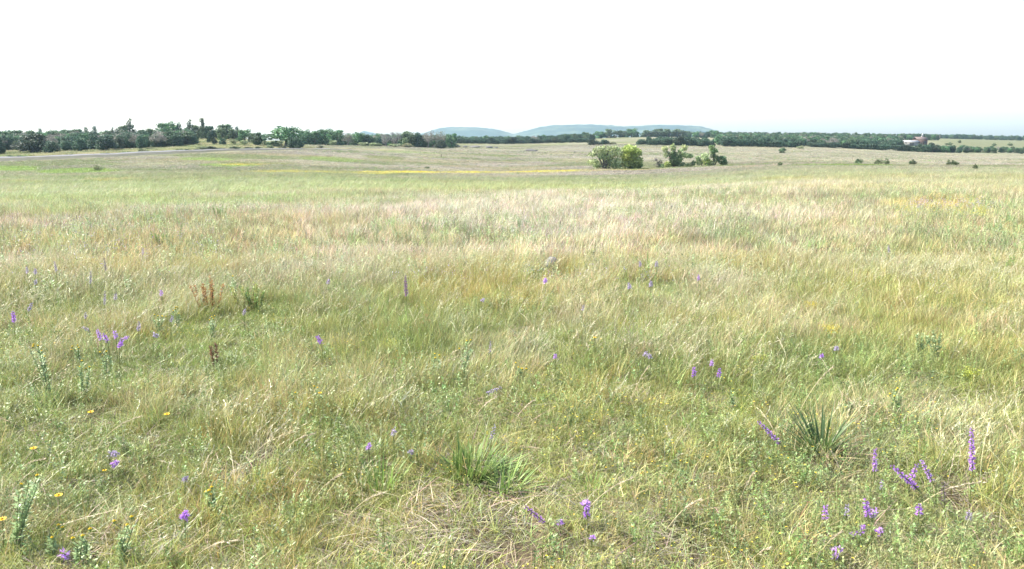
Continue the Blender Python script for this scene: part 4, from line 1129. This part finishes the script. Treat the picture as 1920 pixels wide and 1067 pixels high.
# pale leafy plants with yellow heads
def daisy(u, v, hpx, label, heads=4, lean=(0, 0), spread=.12, stems=3, headcol=(.72, .50, .03), leafc=SIL, bud=True, name='leafy_wildflower', dens=1.0):
    x, y, z = hit(u, v, 0.0)
    H = hpx*y/F/1.0
    r = root(name, (x, y, z-.01), label, 'wildflower', 'pale leafy wildflower stems')
    gs, gl = G(), G(); tips = []
    for k in range(stems):
        a = frn.uniform(0, 6.28); h = H*frn.uniform(.72, 1.0) if k else H
        q0 = np.array((frn.normal(0, .02), frn.normal(0, .02), 0))
        q2 = np.array((lean[0]*h+math.cos(a)*spread*h*1.4*(k > 0), lean[1]*h+math.sin(a)*spread*h*(k > 0), h)); q1 = q0*.5+q2*.5+np.array((frn.normal(0, .01), 0, .03*h))
        gs.tube([q0, q1, q2], [.004, .0032, .002], (.24, .27, .14), 5)
        n = int((26+h*170)*dens); t = frn.uniform(.12, 1, n)
        P = np.where(t[:, None] < .5, q0+(q1-q0)*t[:, None]*2, q1+(q2-q1)*(t[:, None]*2-1)); b = frn.uniform(0, 6.28, n)
        D = np.stack([np.cos(b), np.sin(b), frn.uniform(.2, 1.1, n)], 1)
        gl.leaf(P, D, np.stack([-np.cos(b), -np.sin(b), np.full(n, 1.2)], 1)+frn.normal(0, .25, (n, 3)), frn.uniform(.024, .050, n)*(1.15-.5*t), frn.uniform(.009, .016, n), np.clip(np.array(leafc)*frn.uniform(.75, 1.3, (n, 1)), 0, .8))
        tips.append(q2)
        for q in range(2):
            tt = frn.uniform(.65, .9); b0 = q1+(q2-q1)*(tt*2-1); b = frn.uniform(0, 6.28)
            e = b0+np.array((math.cos(b)*.05, math.sin(b)*.05, .06)); gs.tube([b0, e], [.002, .0015], (.24, .27, .14), 4); tips.append(e)
    gs.build('stem', M_PL, r, True); gl.build('leaves', M_PL, r)
    for i, tp in enumerate(tips[:max(heads, 0)]):
        g = G(); c = np.array(headcol)
        g.tube([tp-(0, 0, .004), tp+(0, 0, .003), tp+(0, 0, .011), tp+(0, 0, .015)], [.004, .008, .008, .002], (.24, .30, .10) if bud else c, 7)
        m = 12; a = np.arange(m)*2*PI/m; D = np.stack([np.cos(a), np.sin(a), np.full(m, .35)], 1)
        g.leaf(np.tile(tp+(0, 0, .010), (m, 1)), D, np.tile((0, 0, 1.), (m, 1)), .011, .006, np.clip(c*frn.uniform(.85, 1.15, (m, 1)), 0, .95))
        g.tube([tp+(0, 0, .010), tp+(0, 0, .016), tp+(0, 0, .020)], [.0075, .006, .002], c*np.array((.95, .95, 1)), 8)
        g.build('flower_head', M_PET, r)
DP = [
 (28, 1035, 165, 'tall silvery leaf plant leaning right at the left edge bottom', 2, (.38, 0), 5),
 (98, 1055, 55, 'yellow headed plant at the bottom left, second from the corner', 3, (.1, 0), 2),
 (158, 1066, 72, 'plant with three yellow buds at the bottom, right of the silvery one', 3, (.05, 0), 3),
 (236, 1060, 88, 'plant with a pair of yellow heads at the bottom left', 3, (.12, 0), 3),
 (392, 968, 55, 'bushy plant with small yellow heads above the bottom left turf', 5, (.05, 0), 4),
 (95, 760, 120, 'pale green plant with yellow tips at the far left', 5, (-.1, 0), 4),
 (160, 760, 90, 'pale green plant below the dense purple cluster, left of it', 4, (.02, 0), 3),
 (205, 715, 60, 'yellow green plant right under the dense purple cluster', 4, (0, 0), 4),
 (150, 690, 45, 'small yellow topped plant left of the dense purple cluster', 5, (0, 0), 3),
 (400, 640, 48, 'grey green leafy top on a dark red stem, left of centre', 4, (0, 0), 4),
 (300, 640, 50, 'pale plant with yellow buds left of the rusty stems', 5, (0, 0), 4),
 (330, 622, 45, 'pale plant right beside the one with yellow buds', 4, (.05, 0), 3),
 (862, 716, 82, 'white green leafy spire left of the centre line', 3, (.18, 0), 3),
 (816, 716, 56, 'thin spire with orange yellow heads left of the white green spire', 3, (0, 0), 2),
 (972, 728, 42, 'yellow headed bushy plant right of the white green spire', 5, (0, 0), 4),
 (598, 775, 52, 'silvery leaf plant in the lower left middle', 2, (0, 0), 2),
 (556, 775, 42, 'second silvery plant close to the first, lower left middle', 1, (0, 0), 2),
 (1675, 792, 66, 'pale leafy plant with yellow heads above the corner spikes', 4, (.0, 0), 4),
 (1750, 690, 78, 'large grey green leafy plant at right, taller twin', 0, (-.1, 0), 6),
 (1725, 680, 60, 'grey green leafy plant touching the taller twin', 0, (0, 0), 5),
 (1560, 590, 30, 'small grey leafy plant with a dark foot at right', 0, (.1, 0), 3),
 (440, 575, 60, 'tall yellowish stems right of the rusty plant', 2, (0, 0), 5),
 (1470, 822, 40, 'pale twig plant left behind the yucca', 0, (0, 0), 2),
 (1590, 800, 52, 'soft grey leafy plant right behind the yucca', 0, (0, 0), 4),
 (1370, 770, 40, 'low white green plant right of centre', 0, (0, 0), 2),
 (1910, 700, 50, 'pale leafy plant cut by the right edge', 0, (0, 0), 4),
]
for (u, v, h, lb, hd, ln, st) in DP: daisy(u, v, h, lb, hd, ln, .14, st)
# single orange yellow flowers
def single(u, v, label, hs=.22, s=1.0):
    x, y, z = hit(u, v, hs); zg = zs(x, y)
    r = root('yellow_daisy', (x, y, zg), label, 'wildflower', 'single yellow flowers in the turf')
    h = z-zg; g = G(); g.tube([(-.03, 0, -.02), (-.01, .01, h*.5), (0, 0, h)], [.002, .0018, .0015], STM, 5); g.build('stem', M_PL, r)
    g = G(); m = 13; a = np.arange(m)*2*PI/m; D = np.stack([np.cos(a), np.sin(a)-.2, np.full(m, .25)], 1)
    g.leaf(np.tile((0, 0, h), (m, 1)), D, np.tile((0, -.3, 1.), (m, 1)), .024*s, .011*s, (.78, .50, .02)); g.build('petals', M_PET, r)
    g = G(); g.tube([(0, 0, h-.002), (0, 0, h+.004), (0, 0, h+.009)], [.003, .008*s, .002], (.35, .18, .03), 8); g.build('disc', M_PET, r)
for q in [(170, 773, 'orange yellow flower highest of the lone ones on the left'), (313, 777, 'yellow flower level with the highest one, further right'), (63, 841, 'orange yellow flower near the left edge'),
          (4, 974, 'yellow flower cut by the left edge'), (110, 929, 'yellow flower head beside the silvery leaning plant'), (196, 882, 'tiny yellow flower under the purple pair', .15, .6),
          (600, 737, 'tiny yellow flower over the silvery plant', .25, .7), (1115, 633, 'small yellow flower right of the centre line', .3, .8)]: single(*q)

# goldenrod like yellow clumps
def gold(u, v, wpx, hpx, label, c=(.62, .52, .05)):
    x, y, z = hit(u, v, 0); s = y/F; r = root('yellow_flower_clump', (x, y, z), label, 'wildflower', 'yellow flowering clumps')
    gs, gf = G(), G()
    for k in range(9):
        a = frn.uniform(0, 6.28); q = frn.uniform(0, wpx*.5)*s; h = hpx*s*frn.uniform(.7, 1)
        e = np.array((math.cos(a)*q, math.sin(a)*q, h)); gs.tube([(0, 0, 0), e*.5+(0, 0, .02), e], [.003, .0025, .0015], STM, 4)
        m = 60; P = e+frn.normal(0, 1, (m, 3))*np.array((.03, .03, .025)); gf.leaf(P, frn.normal(0, 1, (m, 3)), frn.normal(0, 1, (m, 3)), .012, .008, np.clip(np.array(c)*frn.uniform(.7, 1.3, (m, 1)), 0, .9))
    gs.build('stem', M_PL, r); gf.build('flowers', M_PET, r)
gold(1525, 592, 32, 22, 'upper yellow flowering clump in the right meadow'); gold(1558, 636, 36, 22, 'lower yellow flowering clump in the right meadow')
gold(1820, 720, 46, 24, 'broad yellow green clump near the right edge', (.40, .44, .08)); gold(735, 660, 46, 20, 'pale yellow green clump at the centre left', (.42, .42, .09))
gold(1895, 560, 40, 24, 'yellow tinted clump at the right edge above the others', (.48, .46, .10)); gold(1425, 690, 44, 20, 'yellow green clump right of the pair of purple heads', (.40, .42, .08))

# rusty stems
def rusty(u, v, hpx, wpx, label, n=5, c=(.42, .17, .07)):
    x, y, z = hit(u, v, 0); s = y/F; r = root('tall_weed', (x, y, z), label, 'weed', None)
    gs, gl = G(), G()
    for k in range(n):
        ex = (k-(n-1)/2)/max(n-1, 1)*wpx*s+frn.normal(0, .02); h = hpx*s*frn.uniform(.7, 1)
        e = np.array((ex, frn.normal(0, .08), h)); b = np.array((ex*.5, 0, 0)); gs.tube([b, (b+e)/2, e], [.004, .0035, .0015], (.10, .05, .035), 5)
        m = 110; t = frn.uniform(.25, 1, m); P = b+(e-b)*t[:, None]; a = frn.uniform(0, 6.28, m); D = np.stack([np.cos(a), np.sin(a), frn.uniform(.2, 1.3, m)], 1)
        cc = np.array(c)*frn.uniform(.7, 1.4, (m, 1))+np.array((-.05, .04, 0))*(frn.random((m, 1)) < .4)
        gl.leaf(P, D, frn.normal(0, 1, (m, 3)), frn.uniform(.018, .042, m), .010, np.clip(cc, .02, .8))
    gs.build('stem', M_PL, r); gl.build('leaves', M_PL, r)
rusty(392, 592, 78, 56, 'group of orange red stems left of centre', 9, (.40, .21, .09)); rusty(404, 695, 60, 10, 'single dark red stem below the orange red group', 2, (.20, .09, .06))
rusty(462, 592, 64, 50, 'thinner yellow red stems right of the orange red group', 8, (.36, .34, .12)); rusty(1412, 552, 26, 10, 'small rusty weed in the centre right grass', 3)
for q in [(297, 462, 30, 34, 'tall green weed clump high in the left meadow'), (413, 416, 34, 26, 'yellow green weed standing at the back of the pinkish grass'), (478, 590, 60, 40, 'tall yellow green weed right of the rusty stems'), (1655, 540, 24, 50, 'grey green weed patch in the right meadow'), (1890, 520, 40, 50, 'green weed patch near the right edge')]: rusty(*q, 7, (.24, .30, .10))
rusty(798, 618, 26, 14, 'small orange weed under the tall dark spike', 3, (.45, .22, .12))

# yuccas and the broad leaved tussock
def blades_plant(name, cat, u, v, label, n, L0, L1, w0, cols, up=(.35, 1.25), bend=.25, dead=0, bias=(0, 0), r0=.05, parts=('leaves', 'dead_leaves')):
    x, y, z = hit(u, v, 0); r = root(name, (x, y, z), label, cat)
    def make(n, L0, L1, up, cols):
        g = G()
        for k in range(n):
            a = frn.uniform(0, 2*PI); el = frn.uniform(*up); L = frn.uniform(L0, L1)
            d = np.array((math.cos(a)*math.cos(el)+bias[0], math.sin(a)*math.cos(el)+bias[1], math.sin(el))); d /= np.linalg.norm(d)
            sd_ = np.cross(d, (0, 0, 1)); sd_ /= np.linalg.norm(sd_)+1e-9; nn = np.cross(sd_, d)
            b = np.array((math.cos(a), math.sin(a), 0))*r0*frn.uniform(.2, 1)
            m = 7; t = np.linspace(0, 1, m); w = w0*frn.uniform(.7, 1.15)*np.array([.8, 1, 1, .92, .75, .48, .04])
            c = np.array(cols[frn.integers(len(cols))])*frn.uniform(.75, 1.3)
            V = []; C = []
            bd = bend*frn.uniform(.2, 1.3)
            for i in range(m):
                p_ = b+d*L*t[i]-np.array((0, 0, 1))*L*bd*t[i]**2
                V += [p_-sd_*w[i]/2+nn*w[i]*.18, p_, p_+sd_*w[i]/2+nn*w[i]*.18]; C += [c*1.25, c*.9, c*1.25]
            Q = [(3*i+j, 3*i+j+1, 3*i+j+4, 3*i+j+3) for i in range(m-1) for j in (0, 1)]
            g.add(V, Q, np.array(C))
        return g
    make(n, L0, L1, up, cols).build(parts[0], M_PL, r)
    if dead: make(dead, L0*.6, L1*.9, (.02, .45), [(.38, .30, .17), (.46, .38, .22)]).build(parts[1], M_PL, r)
    return r
YC = [(.075, .125, .04), (.12, .17, .055), (.06, .10, .035)]
blades_plant('yucca', 'yucca', 1536, 856, 'dark green spiky yucca among grass at lower right', 84, .30, .52, .017, YC, (.18, 1.3), .22, 26, (-.25, 0))
blades_plant('yucca', 'yucca', 1214, 520, 'small yellowish yucca right of the limestone rock in mid meadow', 44, .30, .55, .022, [(.26, .30, .08), (.20, .26, .07)], (.4, 1.4), .08, 10, (0, 0))
blades_plant('leafy_tussock', 'grass tussock', 890, 895, 'broad bladed bright green tussock at lower centre', 320, .14, .36, .011, [(.13, .20, .05), (.19, .25, .07), (.09, .15, .04)], (.3, 1.45), .38, 30, (.2, 0), .16)
blades_plant('leafy_tussock', 'grass tussock', 952, 922, 'smaller dark tussock at the right foot of the broad bladed one', 70, .12, .30, .011, [(.14, .22, .06), (.20, .28, .08)], (.3, 1.4), .35, 14, (.25, 0), .10)
blades_plant('leafy_tussock', 'grass tussock', 715, 920, 'upright green tussock left of the broad bladed one', 60, .14, .30, .009, [(.19, .28, .07), (.15, .22, .06)], (.8, 1.5), .2, 6, (0, 0), .12)
blades_plant('leafy_tussock', 'grass tussock', 1108, 925, 'short bright green tussock above the two headed purple flower', 60, .08, .16, .007, [(.20, .32, .08)], (.5, 1.5), .3, 4, (0, 0), .08)
blades_plant('leafy_tussock', 'grass tussock', 1765, 446, 'dark green tussock alone in the right meadow', 70, .2, .45, .03, [(.14, .22, .09), (.2, .26, .12)], (.1, 1.0), .2, 0, (.1, 0), .3)

# long dry stalks with seed heads
def stalk(u0, v0, u1, v1, label, hs=.42, sag=.12):
    x, y, z = hit(u0, v0, 0.0); e = np.array(ray(u1, v1, y-.05)); e[2] = max(e[2], zs(e[0], e[1])+.08)
    o_ = np.array((x, y, z)); r = root('dry_grass_stalk', (x, y, z), label, 'grass stalk', 'long dry grass stalks'); e = e-o_
    L = np.linalg.norm(e); t = np.linspace(0, 1, 9); P = [e*tt+np.array((0, 0, 1))*math.sin(PI*tt)*sag*L for tt in t]
    g = G(); g.tube(P, list(np.linspace(.003, .0013, 9)), (.58, .50, .30), 5); g.build('stem', M_PL, r)
    g = G(); m = 64; tt = 1-.5*frn.random(m)**1.3; PP = np.array([e*q+np.array((0, 0, 1))*math.sin(PI*q)*sag*L for q in tt]); D = e/L+np.array((0, 0, -.15))+frn.normal(0, .17, (m, 3))
    g.leaf(PP, D, frn.normal(0, 1, (m, 3)), frn.uniform(.015, .035, m), .004, np.clip(np.array((.55, .47, .34))*frn.uniform(.85, 1.25, (m, 1)), 0, .9)); g.build('seed_head', M_PL, r)
for q in [(160, 870, 262, 782, 'thick dry seed stalk arching right on the left side'), (15, 905, 82, 862, 'dry stalk arching right near the left edge'), (690, 790, 752, 728, 'pale arching stalk at the centre left'),
          (1075, 990, 1184, 898, 'long straight dry stalk leaning right over the bottom centre turf'), (1245, 1000, 1312, 938, 'dry stalk leaning right, right of the bottom centre'),
          (1380, 960, 1412, 890, 'steep dry stalk beside the bottom centre turf'), (1400, 1062, 1440, 1030, 'short dry stalk at the bottom right of centre'), (1530, 1050, 1575, 1000, 'dry stalk rising behind the lowest purple cluster'),
          (640, 985, 720, 925, 'dry stalk leaning right below the upright tussock'), (575, 960, 640, 890, 'pale stalk leaning right at the lower left middle'), (350, 1060, 440, 1015, 'long stalk lying right at the bottom left'),
          (960, 800, 1000, 752, 'bright stalk leaning right above the tussock'), (1180, 760, 1215, 690, 'tall pale stalk left of the pair of purple heads'), (1490, 790, 1560, 690, 'thin long stalk leaning right above the yucca'),
          (1700, 965, 1840, 905, 'long bowed stalk crossing the corner spikes'), (1585, 930, 1560, 850, 'dead yucca side stalk leaning left'), (880, 800, 930, 745, 'dry stalk leaning right under the bent grey spike'),
          (520, 860, 585, 815, 'short arching stalk in the lower left middle'), (1845, 800, 1858, 745, 'stiff upright pale stalk near the right edge')]: stalk(*q)

# ------------------------------------------------------------------ camera, light, air
cam = bpy.data.cameras.new('camera'); co = bpy.data.objects.new('camera', cam); COL.objects.link(co); SC.camera = co
cam.sensor_width = 36; cam.lens = F/1920*36; cam.clip_end = 20000; cam.clip_start = .05
co.location = (0, 0, EYE); co.rotation_euler = (PI/2-PITCH, 0, 0)
# slope() gives z relative to the eye, the ground under the eye is at z = 0

SUN_EL, SUN_AZ = R(50), R(-72)          # azimuth clockwise from the viewing direction
w = bpy.data.worlds.new('World'); SC.world = w; w.use_nodes = True
nt = w.node_tree; sk = nt.nodes.new('ShaderNodeTexSky'); sk.sky_type = 'NISHITA'; sk.sun_disc = False
sk.sun_elevation = SUN_EL; sk.sun_rotation = SUN_AZ; sk.dust_density = 2.2; sk.air_density = 1.0; sk.ozone_density = 1.0
nt.links.new(sk.outputs[0], nt.nodes['Background'].inputs[0]); nt.nodes['Background'].inputs[1].default_value = 0.13
ld = bpy.data.lights.new('sun', 'SUN'); ld.energy = 4.5; ld.angle = R(.5); ld.color = (1, .95, .86)
lo = bpy.data.objects.new('sun', ld); COL.objects.link(lo)
from mathutils import Vector
sd = Vector((math.sin(SUN_AZ)*math.cos(SUN_EL), math.cos(SUN_AZ)*math.cos(SUN_EL), math.sin(SUN_EL)))
lo.rotation_euler = sd.to_track_quat('Z', 'Y').to_euler(); lo.location = (0, 0, 60)
def haze():
    x0, x1, y0, y1, z0, z1 = -4600, 4600, -4600, 4600, -22, 95
    V = [(x, y, z) for x in (x0, x1) for y in (y0, y1) for z in (z0, z1)]
    Q = [(0,1,3,2),(4,6,7,5),(0,4,5,1),(2,3,7,6),(0,2,6,4),(1,5,7,3)]
    m, nt, out = newmat('haze'); v = nt.nodes.new('ShaderNodeVolumePrincipled')
    v.inputs['Color'].default_value = (.60, .82, 1, 1); v.inputs['Density'].default_value = HAZE; v.inputs['Anisotropy'].default_value = .3
    nt.links.new(v.outputs[0], out.inputs['Volume'])
    link('haze', mesh('haze', V, Fq=Q, mat=m), kind='stuff', label='pale blue summer haze over the far fields and hills', category='haze')
HAZE = .000085
haze()
SC.view_settings.view_transform = 'Standard'; SC.view_settings.look = 'None'; SC.view_settings.gamma = 1; SC.view_settings.exposure = 1.68
SC.cycles.max_bounces = 6; SC.cycles.diffuse_bounces = 3; SC.cycles.transmission_bounces = 4; SC.cycles.volume_bounces = 1
SC.cycles.use_denoising = True
